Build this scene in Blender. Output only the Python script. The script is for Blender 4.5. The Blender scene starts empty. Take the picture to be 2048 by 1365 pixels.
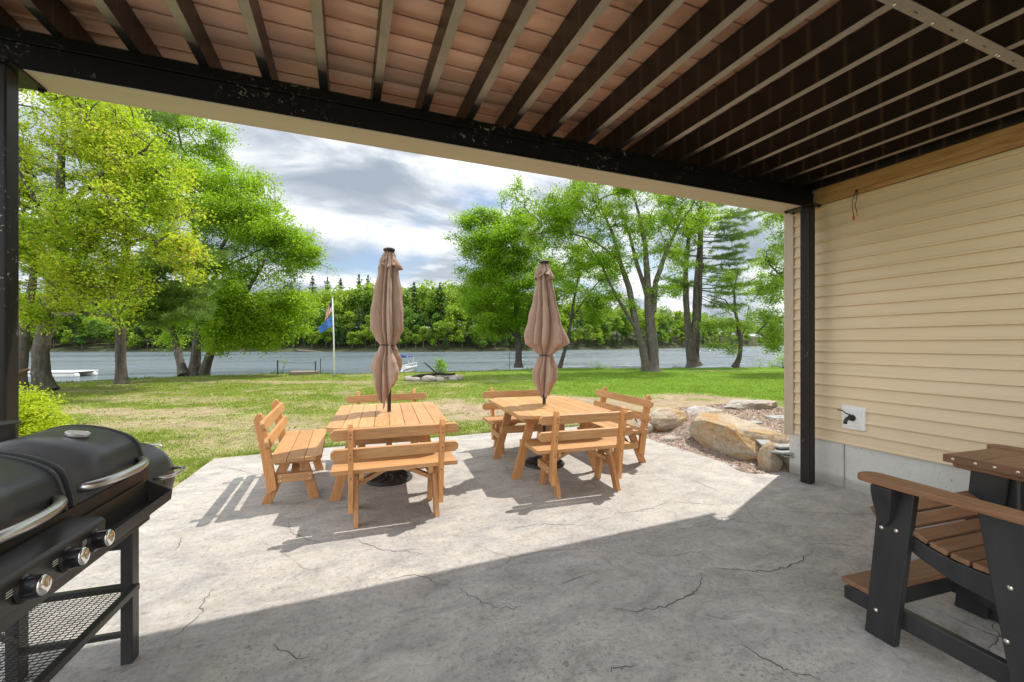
import bpy, math, random
import numpy as np
from mathutils import Vector, Matrix

R_ = math.radians
scene = bpy.context.scene
COL = scene.collection
# ------------------------------------------------------------------ camera
FPX, HOR, EYE, YAW = 840.0, 687.0, 1.5, R_(21.4)      # focal length in photo pixels, horizon row, eye height, heading
SN, CS = math.sin(YAW), math.cos(YAW)
cam_d = bpy.data.cameras.new("camera")
cam_d.sensor_width = 36.0
cam_d.lens = FPX / 2048 * 36.0
cam_d.shift_y = (HOR - 682.5) / 2048
cam_d.clip_start = 0.05
cam_d.clip_end = 4000
cam = bpy.data.objects.new("camera", cam_d)
cam.location = (0, 0, EYE)
cam.rotation_euler = (R_(90), 0, -YAW)
COL.objects.link(cam)
scene.camera = cam
scene.view_settings.view_transform = 'Standard'
scene.view_settings.look = 'None'
scene.view_settings.exposure = 0.7
scene.view_settings.gamma = 1.0
scene.view_settings.use_curve_mapping = False
scene.cycles.max_bounces = 7
scene.cycles.diffuse_bounces = 4
scene.cycles.transparent_max_bounces = 8
scene.cycles.use_denoising = True

# ------------------------------------------------------------------ sun and sky
SUN_TO = Vector((0.54, 0.23, 1.0)).normalized()
sun_d = bpy.data.lights.new("sun", 'SUN')
sun_d.energy = 3.2
sun_d.angle = R_(0.6)
sun_d.color = (1.0, 0.95, 0.87)
sun = bpy.data.objects.new("sun", sun_d)
sun.rotation_euler = SUN_TO.to_track_quat('Z', 'Y').to_euler()
sun.location = (20, 8, 40)
COL.objects.link(sun)

W = bpy.data.worlds.new("World")
scene.world = W
W.use_nodes = True
nt = W.node_tree
nt.nodes.clear()


def N(tree, kind, **kw):
    n = tree.nodes.new(kind)
    for k, v in kw.items():
        if k.startswith('i_'):
            n.inputs[k[2:].replace('_', ' ')].default_value = v
        else:
            setattr(n, k, v)
    return n


def math_n(tree, op, a, b=None, clamp=False):
    n = tree.nodes.new('ShaderNodeMath')
    n.operation = op
    n.use_clamp = clamp
    for i, x in enumerate((a, b)):
        if x is None:
            continue
        if isinstance(x, (int, float)):
            n.inputs[i].default_value = x
        else:
            tree.links.new(x, n.inputs[i])
    return n.outputs[0]


def ramp(tree, fac, stops, interp='LINEAR'):
    n = tree.nodes.new('ShaderNodeValToRGB')
    n.color_ramp.interpolation = interp
    e = n.color_ramp.elements
    while len(e) < len(stops):
        e.new(0.5)
    for k, (p, c) in enumerate(stops):
        e[k].position = p
        e[k].color = (c[0], c[1], c[2], 1) if not isinstance(c, (int, float)) else (c, c, c, 1)
    tree.links.new(fac, n.inputs[0])
    return n.outputs[0]


def mixc(tree, fac, a, b, mode='MIX'):
    n = tree.nodes.new('ShaderNodeMix')
    n.data_type = 'RGBA'
    n.blend_type = mode
    for i, x in ((0, fac), (6, a), (7, b)):
        if isinstance(x, (int, float)):
            n.inputs[i].default_value = x
        elif isinstance(x, (tuple, list)):
            n.inputs[i].default_value = (x[0], x[1], x[2], 1)
        else:
            tree.links.new(x, n.inputs[i])
    return n.outputs[2]


sky = N(nt, 'ShaderNodeTexSky', sky_type='NISHITA', sun_disc=False)
sky.sun_elevation = math.asin(SUN_TO.z)
sky.sun_rotation = math.atan2(SUN_TO.x, SUN_TO.y)
sky_bg = N(nt, 'ShaderNodeBackground')
sky_bg.inputs[1].default_value = 0.09
nt.links.new(sky.outputs[0], sky_bg.inputs[0])
tc = N(nt, 'ShaderNodeTexCoord')
sep = N(nt, 'ShaderNodeSeparateXYZ')
nt.links.new(tc.outputs['Generated'], sep.inputs[0])
den = math_n(nt, 'ADD', math_n(nt, 'MAXIMUM', sep.outputs[2], 0.0), 0.38)
comb = N(nt, 'ShaderNodeCombineXYZ')
nt.links.new(math_n(nt, 'DIVIDE', sep.outputs[0], den), comb.inputs[0])
nt.links.new(math_n(nt, 'DIVIDE', sep.outputs[1], den), comb.inputs[1])
n_cov = N(nt, 'ShaderNodeTexNoise', i_Scale=1.7, i_Detail=9.0, i_Roughness=0.54, i_Distortion=0.3)
n_shade = N(nt, 'ShaderNodeTexNoise', i_Scale=2.6, i_Detail=8.0, i_Roughness=0.53, i_Distortion=0.4)
mp = N(nt, 'ShaderNodeMapping')
mp.inputs['Location'].default_value = (3.1, 7.4, 0)
mp.inputs['Scale'].default_value = (0.75, 1.25, 1)
nt.links.new(comb.outputs[0], mp.inputs[0])
nt.links.new(mp.outputs[0], n_cov.inputs['Vector'])
mp2 = N(nt, 'ShaderNodeMapping')
mp2.inputs['Location'].default_value = (11.3, 2.2, 0)
mp2.inputs['Scale'].default_value = (0.8, 1.5, 1)
nt.links.new(comb.outputs[0], mp2.inputs[0])
nt.links.new(mp2.outputs[0], n_shade.inputs['Vector'])
cov = ramp(nt, n_cov.outputs[0], [(0.34, 0), (0.48, 1)], 'EASE')
ccol = ramp(nt, n_shade.outputs[0], [(0.36, (0.34, 0.39, 0.46)), (0.46, (0.46, 0.51, 0.58)), (0.53, (0.76, 0.79, 0.83)), (0.62, (1.05, 1.06, 1.08))])
cl_bg = N(nt, 'ShaderNodeBackground')
# unseen clouds behind us and to the left, brightened to fill the shaded patio
dotn = N(nt, 'ShaderNodeVectorMath', operation='DOT_PRODUCT')
nt.links.new(tc.outputs['Generated'], dotn.inputs[0])
dotn.inputs[1].default_value = (-0.80, -0.55, 0.25)
front = math_n(nt, 'ADD', 0.77, math_n(nt, 'MULTIPLY', math_n(nt, 'MAXIMUM', math_n(nt, 'ADD', dotn.outputs['Value'], 0.15), 0.0), 1.5))
nt.links.new(front, cl_bg.inputs[1])
nt.links.new(ccol, cl_bg.inputs[0])
mx = N(nt, 'ShaderNodeMixShader')
nt.links.new(cov, mx.inputs[0])
nt.links.new(sky_bg.outputs[0], mx.inputs[1])
nt.links.new(cl_bg.outputs[0], mx.inputs[2])
wo = N(nt, 'ShaderNodeOutputWorld')
nt.links.new(mx.outputs[0], wo.inputs[0])

# ------------------------------------------------------------------ where things stand
WATER = -1.3
SLOPE = 0.012


def gz(x, y):
    d = x * SN + y * CS
    return -0.03 - SLOPE * max(0.0, d - 9.0)


def ray(u, v, d):
    """world point that lies at depth d behind photo pixel (u, v)"""
    l = (u - 1024) / FPX * d
    return Vector((d * SN + l * CS, d * CS - l * SN, EYE + (HOR - v) / FPX * d))


def at(u, v):
    """point of the lawn behind photo pixel (u, v)"""
    d = 10.0
    for _ in range(40):
        z = -0.03 - SLOPE * max(0.0, d - 9.0)
        d = (EYE - z) * FPX / (v - HOR)
    return ray(u, v, d)


def flat(u, v, z=0.0):
    return ray(u, v, (EYE - z) * FPX / (v - HOR))


def depth(p):
    return p[0] * SN + p[1] * CS


# ------------------------------------------------------------------ objects
def tag(o, label=None, cat=None, group=None, kind=None):
    if label: o['label'] = label
    if cat: o['category'] = cat
    if group: o['group'] = group
    if kind: o['kind'] = kind
    return o


def thing(name, loc, label, cat, rz=0.0, group=None):
    o = bpy.data.objects.new(name, None)
    o.empty_display_size = 0.2
    COL.objects.link(o)
    o.location = loc
    o.rotation_euler = (0, 0, rz)
    return tag(o, label, cat, group)


def copy_tree(o, parent=None):
    c = o.copy()
    COL.objects.link(c)
    c.parent = parent
    for ch in list(o.children):
        copy_tree(ch, c)
    return c


def bolts(name, mat, parent, spots, axis, prof):
    first = None
    for p in spots:
        if first is None:
            first = MB().lathe(prof, (0, 0, 0), 10, axis).build(name, mat, parent)
            o = first
        else:
            o = first.copy()
            COL.objects.link(o)
            o.parent = parent
        o.location = p


class MB:
    """collects shapes; build() links them as one mesh object"""

    def __init__(s):
        s.v, s.f, s.m = [], [], []
        s.cur = 0

    def add(s, vs, fs):
        b = len(s.v)
        s.v += [tuple(p) for p in vs]
        for f in fs:
            s.f.append(tuple(i + b for i in f))
            s.m.append(s.cur)
        return s

    def box(s, x0, x1, y0, y1, z0, z1):
        return s.add([(x0, y0, z0), (x1, y0, z0), (x1, y1, z0), (x0, y1, z0), (x0, y0, z1), (x1, y0, z1), (x1, y1, z1), (x0, y1, z1)],
                     [(0, 3, 2, 1), (4, 5, 6, 7), (0, 1, 5, 4), (1, 2, 6, 5), (2, 3, 7, 6), (3, 0, 4, 7)])

    def prism(s, poly, vec):
        """planar polygon (3-D points) pushed along vec"""
        p = [Vector(a) for a in poly]
        n = len(p)
        nrm = Vector((0, 0, 0))
        for i in range(n):
            nrm += p[i].cross(p[(i + 1) % n])
        if nrm.dot(Vector(vec)) > 0:
            p.reverse()
        q = [a + Vector(vec) for a in p]
        fs = [tuple(range(n)), tuple(range(2 * n - 1, n - 1, -1))]
        for i in range(n):
            j = (i + 1) % n
            fs.append((i, i + n, j + n, j))
        return s.add(p + q, fs)

    def bar(s, p0, p1, w, h, up=(0, 0, 1)):
        p0, p1, up = Vector(p0), Vector(p1), Vector(up)
        d = (p1 - p0).normalized()
        a = d.cross(up)
        if a.length < 1e-4:
            a = d.cross(Vector((1, 0, 0)))
        a.normalize()
        b = a.cross(d)
        q = [p0 - a * w / 2 - b * h / 2, p0 + a * w / 2 - b * h / 2, p0 + a * w / 2 + b * h / 2, p0 - a * w / 2 + b * h / 2]
        return s.prism(q, p1 - p0)

    def tube(s, pts, r, sides=10, caps=True):
        pts = [Vector(p) for p in pts]
        n = len(pts)
        rs = [r] * n if isinstance(r, (int, float)) else list(r)
        vs, fs = [], []
        prev = None
        for i, p in enumerate(pts):
            t = (pts[min(i + 1, n - 1)] - pts[max(i - 1, 0)]).normalized()
            if prev is None:
                a = t.orthogonal().normalized()
            else:
                a = (prev - t * prev.dot(t)).normalized()
            prev = a
            b = t.cross(a)
            for k in range(sides):
                an = 2 * math.pi * k / sides
                vs.append(p + (a * math.cos(an) + b * math.sin(an)) * rs[i])
        for i in range(n - 1):
            for k in range(sides):
                k2 = (k + 1) % sides
                fs.append((i * sides + k, i * sides + k2, (i + 1) * sides + k2, (i + 1) * sides + k))
        if caps:
            fs.append(tuple(range(sides - 1, -1, -1)))
            fs.append(tuple((n - 1) * sides + k for k in range(sides)))
        return s.add(vs, fs)

    def lathe(s, prof, c=(0, 0, 0), sides=24, axis=(0, 0, 1)):
        ax = Vector(axis).normalized()
        a = ax.orthogonal().normalized()
        b = ax.cross(a)
        c = Vector(c)
        vs, fs = [], []
        for r, h in prof:
            for k in range(sides):
                an = 2 * math.pi * k / sides
                vs.append(c + ax * h + (a * math.cos(an) + b * math.sin(an)) * r)
        n = len(prof)
        for i in range(n - 1):
            for k in range(sides):
                k2 = (k + 1) % sides
                fs.append((i * sides + k, i * sides + k2, (i + 1) * sides + k2, (i + 1) * sides + k))
        fs.append(tuple(range(sides - 1, -1, -1)))
        fs.append(tuple((n - 1) * sides + k for k in range(sides)))
        return s.add(vs, fs)

    def build(s, name, mats, parent=None, bevel=0.0, smooth=False, segs=2, loc=None):
        me = bpy.data.meshes.new(name)
        me.from_pydata(s.v, [], s.f)
        mats = mats if isinstance(mats, (list, tuple)) else [mats]
        for m in mats:
            me.materials.append(m)
        me.polygons.foreach_set('material_index', s.m)
        if smooth:
            me.polygons.foreach_set('use_smooth', [True] * len(me.polygons))
        me.update()
        o = bpy.data.objects.new(name, me)
        COL.objects.link(o)
        o.parent = parent
        if loc is not None:
            o.location = loc
        if bevel:
            bm = o.modifiers.new('bevel', 'BEVEL')
            bm.width = bevel
            bm.segments = segs
            bm.limit_method = 'ANGLE'
            bm.angle_limit = R_(40)
        return o


def np_mesh(name, V, F, mats, parent=None, midx=None, smooth=False, attr=None):
    V = np.asarray(V, dtype=np.float32)
    F = np.asarray(F, dtype=np.int32)
    me = bpy.data.meshes.new(name)
    me.vertices.add(len(V))
    me.vertices.foreach_set('co', V.ravel())
    k = F.shape[1]
    me.loops.add(F.size)
    me.loops.foreach_set('vertex_index', F.ravel())
    me.polygons.add(len(F))
    me.polygons.foreach_set('loop_start', np.arange(0, F.size, k, dtype=np.int32))
    me.polygons.foreach_set('loop_total', np.full(len(F), k, dtype=np.int32))
    for m in (mats if isinstance(mats, (list, tuple)) else [mats]):
        me.materials.append(m)
    if midx is not None:
        me.polygons.foreach_set('material_index', np.asarray(midx, dtype=np.int32))
    if smooth:
        me.polygons.foreach_set('use_smooth', np.ones(len(F), dtype=bool))
    if attr is not None:
        ca = me.color_attributes.new(attr[0], 'FLOAT_COLOR', 'POINT')
        ca.data.foreach_set('color', np.asarray(attr[1], dtype=np.float32).ravel())
    me.update(calc_edges=True)
    o = bpy.data.objects.new(name, me)
    COL.objects.link(o)
    o.parent = parent
    return o


# ------------------------------------------------------------------ noise in numpy (for albedo of the ground and for shapes)
_rng0 = np.random.default_rng(5)
_P = _rng0.random((256, 256))


def vnoise(x, y):
    xi = np.floor(x).astype(int)
    yi = np.floor(y).astype(int)
    fx, fy = x - xi, y - yi
    fx = fx * fx * (3 - 2 * fx)
    fy = fy * fy * (3 - 2 * fy)
    a, b = _P[xi % 256, yi % 256], _P[(xi + 1) % 256, yi % 256]
    c, d = _P[xi % 256, (yi + 1) % 256], _P[(xi + 1) % 256, (yi + 1) % 256]
    return (a * (1 - fx) + b * fx) * (1 - fy) + (c * (1 - fx) + d * fx) * fy


def fbm(x, y, o=4):
    t, a, s = 0, 0.5, 0
    for k in range(o):
        t = t + a * vnoise(x * 2 ** k + 17 * k, y * 2 ** k + 9 * k)
        s += a
        a *= 0.5
    return t / s


# ------------------------------------------------------------------ materials
def new_mat(name):
    m = bpy.data.materials.new(name)
    m.use_nodes = True
    t = m.node_tree
    b = t.nodes['Principled BSDF']
    return m, t, b


def coords(t, kind='Object', scale=(1, 1, 1)):
    c = N(t, 'ShaderNodeTexCoord')
    mpn = N(t, 'ShaderNodeMapping')
    mpn.inputs['Scale'].default_value = scale
    t.links.new(c.outputs[kind], mpn.inputs[0])
    return mpn.outputs[0]


def noise(t, vec, scale, detail=4.0, rough=0.55, dist=0.0):
    n = N(t, 'ShaderNodeTexNoise', i_Scale=scale, i_Detail=detail, i_Roughness=rough, i_Distortion=dist)
    t.links.new(vec, n.inputs['Vector'])
    return n.outputs[0]


def bump(t, b, h, strength, dist=0.01):
    n = N(t, 'ShaderNodeBump', i_Strength=strength, i_Distance=dist)
    t.links.new(h, n.inputs['Height'])
    t.links.new(n.outputs[0], b.inputs['Normal'])
    return n


def simple(name, col, rough=0.5, metal=0.0, var=0.15, scale=8.0, stretch=(1, 1, 1), bmp=0.0, bscale=None, spec=0.5):
    m, t, b = new_mat(name)
    vec = coords(t, 'Object', stretch)
    f = noise(t, vec, scale, 5.0)
    lo = tuple(c * (1 - var) for c in col)
    hi = tuple(min(1, c * (1 + var)) for c in col)
    t.links.new(ramp(t, f, [(0.3, lo), (0.7, hi)]), b.inputs['Base Color'])
    b.inputs['Roughness'].default_value = rough
    b.inputs['Metallic'].default_value = metal
    b.inputs['Specular IOR Level'].default_value = spec
    if bmp:
        f2 = noise(t, vec, bscale or scale * 3, 5.0)
        bump(t, b, f2, bmp, 0.005)
    return m


def grain(name, col, dark, rough=0.5, axis='y', fine=60.0):
    """sawn or moulded board with grain along one axis"""
    m, t, b = new_mat(name)
    st = {'x': (1.2, 14, 14), 'y': (14, 1.2, 14), 'z': (14, 14, 1.2)}[axis]
    vec = coords(t, 'Object', st)
    f = noise(t, vec, fine / 14, 6.0, 0.65, 0.3)
    f2 = noise(t, coords(t, 'Object'), 1.7, 3.0)
    c = ramp(t, f, [(0.3, dark), (0.5, col), (0.72, tuple(min(1, k * 1.22) for k in col))])
    g = N(t, 'ShaderNodeNewGeometry')
    isl = ramp(t, g.outputs['Random Per Island'], [(0, 0.80), (1, 1.13)])
    c = mixc(t, 1.0, c, isl, 'MULTIPLY')
    c = mixc(t, 1.0, c, ramp(t, f2, [(0.25, 0.86), (0.75, 1.1)]), 'MULTIPLY')
    t.links.new(c, b.inputs['Base Color'])
    b.inputs['Roughness'].default_value = rough
    bump(t, b, f, 0.12, 0.004)
    return m


def leaf_mat(name, cols, trans=0.45, spread=2.0):
    """thin leaf, colour varies leaf by leaf and in larger clumps"""
    m, t, b = new_mat(name)
    g = N(t, 'ShaderNodeNewGeometry')
    vec = coords(t, 'Object')
    big = noise(t, vec, spread / 3, 3.0)
    f = math_n(t, 'ADD', math_n(t, 'MULTIPLY', g.outputs['Random Per Island'], 0.55), math_n(t, 'MULTIPLY', math_n(t, 'SUBTRACT', big, 0.28), 1.0), True)
    n = len(cols)
    c = ramp(t, f, [(k / (n - 1), cols[k]) for k in range(n)])
    t.links.new(c, b.inputs['Base Color'])
    b.inputs['Roughness'].default_value = 0.45
    b.inputs['Specular IOR Level'].default_value = 0.3
    tr = N(t, 'ShaderNodeBsdfTranslucent')
    tc_ = mixc(t, 1.0, c, (1.0, 1.0, 0.62), 'MULTIPLY')
    t.links.new(tc_, tr.inputs[0])
    ms = N(t, 'ShaderNodeMixShader')
    ms.inputs[0].default_value = trans
    t.links.new(b.outputs[0], ms.inputs[1])
    t.links.new(tr.outputs[0], ms.inputs[2])
    t.links.new(ms.outputs[0], t.nodes['Material Output'].inputs[0])
    return m


M = {}
M['cedar'] = grain('cedar_boards', (0.57, 0.30, 0.122), (0.455, 0.22, 0.078), 0.5, 'y')
M['cedar_x'] = grain('cedar_boards_long', (0.57, 0.30, 0.122), (0.455, 0.22, 0.078), 0.5, 'x')
M['cedar_z'] = grain('cedar_posts', (0.55, 0.26, 0.092), (0.44, 0.19, 0.06), 0.5, 'z')
M['brown'] = grain('brown_boards', (0.24, 0.122, 0.062), (0.165, 0.08, 0.039), 0.42, 'x')
M['brown_y'] = grain('brown_boards_long', (0.225, 0.105, 0.05), (0.15, 0.066, 0.03), 0.42, 'y')
M['black_poly'] = simple('black_boards', (0.022, 0.021, 0.021), 0.42, 0, 0.3, 14, (1, 1, 0.2), 0.15, 60)
M['bolt'] = simple('bolt_steel', (0.75, 0.68, 0.58), 0.3, 1.0, 0.1)
M['steel'] = simple('brushed_steel', (0.62, 0.60, 0.57), 0.28, 1.0, 0.08, 20, (1, 1, 8))
M['chrome'] = simple('chrome', (0.85, 0.84, 0.82), 0.06, 1.0, 0.02)
M['knob_black'] = simple('black_plastic', (0.012, 0.012, 0.013), 0.18, 0, 0.1)
M['fabric'] = None
M['bronze'] = simple('bronze_pole', (0.055, 0.042, 0.034), 0.38, 0.5, 0.2)
M['cast'] = simple('cast_base', (0.035, 0.032, 0.03), 0.55, 0.2, 0.3, 20, bmp=0.3)
M['white_pl'] = simple('white_plastic', (0.78, 0.76, 0.71), 0.4, 0, 0.04)
M['white_paint'] = simple('white_paint', (0.8, 0.8, 0.78), 0.45, 0, 0.06)
M['dial'] = simple('pale_dial', (0.6, 0.6, 0.58), 0.25, 0, 0.05)
M['oil_bronze'] = simple('dark_brass', (0.05, 0.035, 0.028), 0.35, 0.7, 0.25, 30)
M['navy'] = simple('navy_canvas', (0.02, 0.045, 0.16), 0.7, 0, 0.2)
M['flag_blue'] = simple('flag_blue', (0.06, 0.17, 0.50), 0.8, 0, 0.1)
M['flag_canton'] = simple('flag_dark_blue', (0.02, 0.03, 0.13), 0.8)
M['flag_red'] = simple('flag_red', (0.55, 0.03, 0.04), 0.8)
M['flag_white'] = simple('flag_white', (0.8, 0.78, 0.76), 0.8)
M['gold'] = simple('flag_gold', (0.55, 0.42, 0.12), 0.8)
M['char'] = simple('charred_wood', (0.018, 0.016, 0.015), 0.9, 0, 0.5, 12, bmp=0.5)
M['grey_wood'] = simple('weathered_wood', (0.26, 0.2, 0.15), 0.85, 0, 0.35, 10, (1, 6, 6), 0.3)
M['green_metal'] = simple('green_post', (0.03, 0.07, 0.06), 0.5)
M['dull_red'] = simple('red_paint', (0.5, 0.04, 0.03), 0.6)
M['hammock'] = simple('hammock_cloth', (0.2, 0.13, 0.09), 0.9, 0, 0.3, 30)
M['wire_black'] = simple('wire_black', (0.015, 0.015, 0.015), 0.5)
M['wire_red'] = simple('wire_red', (0.5, 0.02, 0.02), 0.5)
M['wire_yel'] = simple('wire_yellow', (0.55, 0.35, 0.05), 0.5)


def fabric_mat():
    m, t, b = new_mat('taupe_canvas')
    vec = coords(t, 'Object')
    f = noise(t, vec, 3.0, 3.0)
    t.links.new(ramp(t, f, [(0.3, (0.385, 0.25, 0.18)), (0.7, (0.45, 0.30, 0.22))]), b.inputs['Base Color'])
    b.inputs['Roughness'].default_value = 0.85
    b.inputs['Sheen Weight'].default_value = 0.25
    f2 = noise(t, coords(t, 'Object', (1, 1, 0.16)), 17, 6.0, 0.62, 1.2)
    bump(t, b, f2, 0.75, 0.022)
    tr = N(t, 'ShaderNodeBsdfTranslucent')
    tr.inputs[0].default_value = (0.4, 0.25, 0.17, 1)
    ms = N(t, 'ShaderNodeMixShader')
    ms.inputs[0].default_value = 0.14
    t.links.new(b.outputs[0], ms.inputs[1])
    t.links.new(tr.outputs[0], ms.inputs[2])
    t.links.new(ms.outputs[0], t.nodes['Material Output'].inputs[0])
    return m


M['fabric'] = fabric_mat()


def concrete_mat():
    m, t, b = new_mat('stamped_concrete')
    vec = coords(t, 'Object')
    st = coords(t, 'Object', (1.0, 1.8, 1))
    big = noise(t, vec, 0.55, 4.0, 0.6, 0.4)
    mid = noise(t, st, 3.2, 8.0, 0.68, 0.8)
    fine = noise(t, vec, 30, 9.0, 0.82, 0.5)
    c = ramp(t, mid, [(0.24, (0.275, 0.252, 0.226)), (0.42, (0.395, 0.364, 0.328)), (0.58, (0.462, 0.430, 0.392)), (0.78, (0.552, 0.520, 0.480))])
    c = mixc(t, 1.0, c, ramp(t, big, [(0.3, 0.90), (0.7, 1.06)]), 'MULTIPLY')
    c = mixc(t, 1.0, c, ramp(t, fine, [(0.34, 0.50), (0.46, 0.92), (0.58, 1.06), (0.72, 1.2)]), 'MULTIPLY')
    # pits and dark specks
    sp = noise(t, vec, 11.0, 8.0, 0.85, 1.0)
    c = mixc(t, ramp(t, sp, [(0.585, 0.0), (0.68, 0.7)]), c, (0.22, 0.20, 0.18))
    # clusters of small pits
    pit = noise(t, vec, 58, 4.0, 0.7, 0.4)
    where = noise(t, vec, 1.7, 4.0, 0.6, 0.5)
    pm = math_n(t, 'MULTIPLY', ramp(t, pit, [(0.57, 0.0), (0.64, 1.0)]), ramp(t, where, [(0.44, 0.12), (0.62, 0.85)]))
    c = mixc(t, pm, c, (0.17, 0.155, 0.14))
    # worn pale and blue grey areas between the tan ones
    pat = noise(t, coords(t, 'Object', (1.3, 2.2, 1)), 1.9, 6.0, 0.66, 1.0)
    c = mixc(t, 1.0, c, ramp(t, pat, [(0.3, (0.78, 0.80, 0.84)), (0.5, (1.0, 1.0, 1.0)), (0.7, (1.14, 1.12, 1.08))]), 'MULTIPLY')
    # brown stains here and there
    sn = noise(t, vec, 0.9, 5.0, 0.62, 0.6)
    c = mixc(t, ramp(t, sn, [(0.6, 0.0), (0.8, 0.45)]), c, (0.36, 0.29, 0.22))
    # slate-like stamped seams, broken up
    wob = N(t, 'ShaderNodeMix')
    wob.data_type = 'VECTOR'
    nv = N(t, 'ShaderNodeTexNoise', i_Scale=1.4, i_Detail=5.0)
    t.links.new(vec, nv.inputs['Vector'])
    wob.inputs[0].default_value = 0.24
    t.links.new(vec, wob.inputs[4])
    t.links.new(nv.outputs[1], wob.inputs[5])
    vo = N(t, 'ShaderNodeTexVoronoi', feature='DISTANCE_TO_EDGE', i_Scale=1.25)
    t.links.new(wob.outputs[1], vo.inputs['Vector'])
    gate = ramp(t, noise(t, vec, 1.15, 3.0), [(0.5, 0.0), (0.6, 1.0)])
    seam = ramp(t, vo.outputs['Distance'], [(0.0, 1.0), (0.012, 0.0)])
    seamg = math_n(t, 'MULTIPLY', seam, gate)
    c = mixc(t, math_n(t, 'MULTIPLY', seamg, 0.6), c, (0.17, 0.15, 0.13))
    t.links.new(c, b.inputs['Base Color'])
    t.links.new(ramp(t, mid, [(0.3, 0.62), (0.7, 0.5)]), b.inputs['Roughness'])
    h = math_n(t, 'ADD', math_n(t, 'MULTIPLY', mid, 1.0), math_n(t, 'MULTIPLY', fine, 0.45))
    h = math_n(t, 'SUBTRACT', h, math_n(t, 'MULTIPLY', seamg, 0.35))
    h = math_n(t, 'SUBTRACT', h, math_n(t, 'MULTIPLY', pm, 0.25))
    bump(t, b, h, 0.55, 0.03)
    return m


M['concrete'] = concrete_mat()
M['crack'] = simple('crack_dark', (0.10, 0.088, 0.075), 0.95, 0, 0.4, 12)  # dark brown lines drawn for the cracks


def attr_mat(name, attr, detail_scale, rough=0.95, bmp=0.6, bdist=0.05):
    m, t, b = new_mat(name)
    a = N(t, 'ShaderNodeAttribute', attribute_name=attr)
    vec = coords(t, 'Object')
    f = noise(t, vec, detail_scale, 8.0, 0.72)
    f2 = noise(t, vec, detail_scale * 6, 4.0, 0.7)
    c = mixc(t, 1.0, a.outputs[0], ramp(t, f, [(0.3, 0.68), (0.7, 1.28)]), 'MULTIPLY')
    c = mixc(t, 1.0, c, ramp(t, f2, [(0.3, 0.72), (0.7, 1.25)]), 'MULTIPLY')
    t.links.new(c, b.inputs['Base Color'])
    b.inputs['Roughness'].default_value = rough
    b.inputs['Specular IOR Level'].default_value = 0.1
    bump(t, b, f2, bmp, bdist)
    return m


M['ground'] = attr_mat('lawn_soil', 'albedo', 5.0)


def water_mat():
    m, t, b = new_mat('lake_water')
    b.inputs['Base Color'].default_value = (0.095, 0.125, 0.138, 1)
    b.inputs['IOR'].default_value = 1.33
    c = N(t, 'ShaderNodeTexCoord')
    mpn = N(t, 'ShaderNodeMapping')
    mpn.inputs['Rotation'].default_value = (0, 0, YAW + 0.12)
    mpn.inputs['Scale'].default_value = (0.3, 1, 1)
    t.links.new(c.outputs['Object'], mpn.inputs[0])
    vec = mpn.outputs[0]
    w1 = noise(t, vec, 0.75, 5.0, 0.6, 0.8)
    w2 = noise(t, vec, 0.2, 4.0, 0.6, 0.5)
    w3 = noise(t, vec, 0.055, 5.0, 0.65, 0.8)
    h = math_n(t, 'ADD', w1, math_n(t, 'MULTIPLY', w2, 2.2))
    bn = bump(t, b, h, 1.0, 0.9)
    # cat's-paws: wind roughens the water in streaks
    t.links.new(ramp(t, w3, [(0.38, 0.10), (0.5, 0.30), (0.62, 0.42)]), b.inputs['Roughness'])
    return m


M['water'] = water_mat()


def bark_mat(name, c0, c1, moss=0.0):
    m, t, b = new_mat(name)
    vec = coords(t, 'Object', (1, 1, 0.18))
    f = noise(t, vec, 14, 7.0, 0.7, 0.6)
    c = ramp(t, f, [(0.32, c0), (0.68, c1)])
    if moss:
        f2 = noise(t, coords(t, 'Object'), 3.0, 6.0, 0.7)
        c = mixc(t, ramp(t, f2, [(0.55, 0), (0.68, moss)]), c, (0.21, 0.23, 0.17))
    t.links.new(c, b.inputs['Base Color'])
    b.inputs['Roughness'].default_value = 0.95
    bump(t, b, f, 0.9, 0.05)
    return m


M['bark'] = bark_mat('bark_grey', (0.048, 0.038, 0.031), (0.165, 0.138, 0.112), 0.6)
M['bark_dark'] = bark_mat('bark_dark', (0.035, 0.028, 0.024), (0.13, 0.105, 0.085), 0.3)
M['leaf_oak'] = leaf_mat('leaf_yellow_green', [(0.19, 0.31, 0.02), (0.36, 0.52, 0.035), (0.54, 0.62, 0.06), (0.62, 0.47, 0.14)], 0.58)
M['leaf_maple'] = leaf_mat('leaf_fresh_green', [(0.16, 0.30, 0.018), (0.32, 0.51, 0.032), (0.48, 0.63, 0.06)], 0.6)
M['leaf_deep'] = leaf_mat('leaf_deep_green', [(0.13, 0.26, 0.014), (0.26, 0.45, 0.024), (0.42, 0.58, 0.05)], 0.6)
M['leaf_pale'] = leaf_mat('leaf_pale_green', [(0.20, 0.34, 0.04), (0.34, 0.50, 0.06), (0.47, 0.60, 0.10)], 0.6)
M['needle'] = leaf_mat('pine_needles', [(0.12, 0.20, 0.06), (0.20, 0.32, 0.09), (0.32, 0.43, 0.13)], 0.5)
M['needle_lt'] = leaf_mat('pine_needles_light', [(0.10, 0.19, 0.04), (0.18, 0.29, 0.06), (0.27, 0.38, 0.09)], 0.4)
M['bush'] = leaf_mat('bush_lime', [(0.26, 0.38, 0.012), (0.46, 0.56, 0.02), (0.60, 0.64, 0.04)], 0.5)
M['grass'] = leaf_mat('grass_blades', [(0.10, 0.19, 0.014), (0.18, 0.28, 0.025), (0.28, 0.33, 0.06), (0.38, 0.34, 0.15)], 0.42, 1.2)
M['grass_lush'] = leaf_mat('grass_blades_lush', [(0.13, 0.21, 0.02), (0.21, 0.31, 0.035), (0.31, 0.40, 0.06)], 0.42, 1.2)
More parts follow.
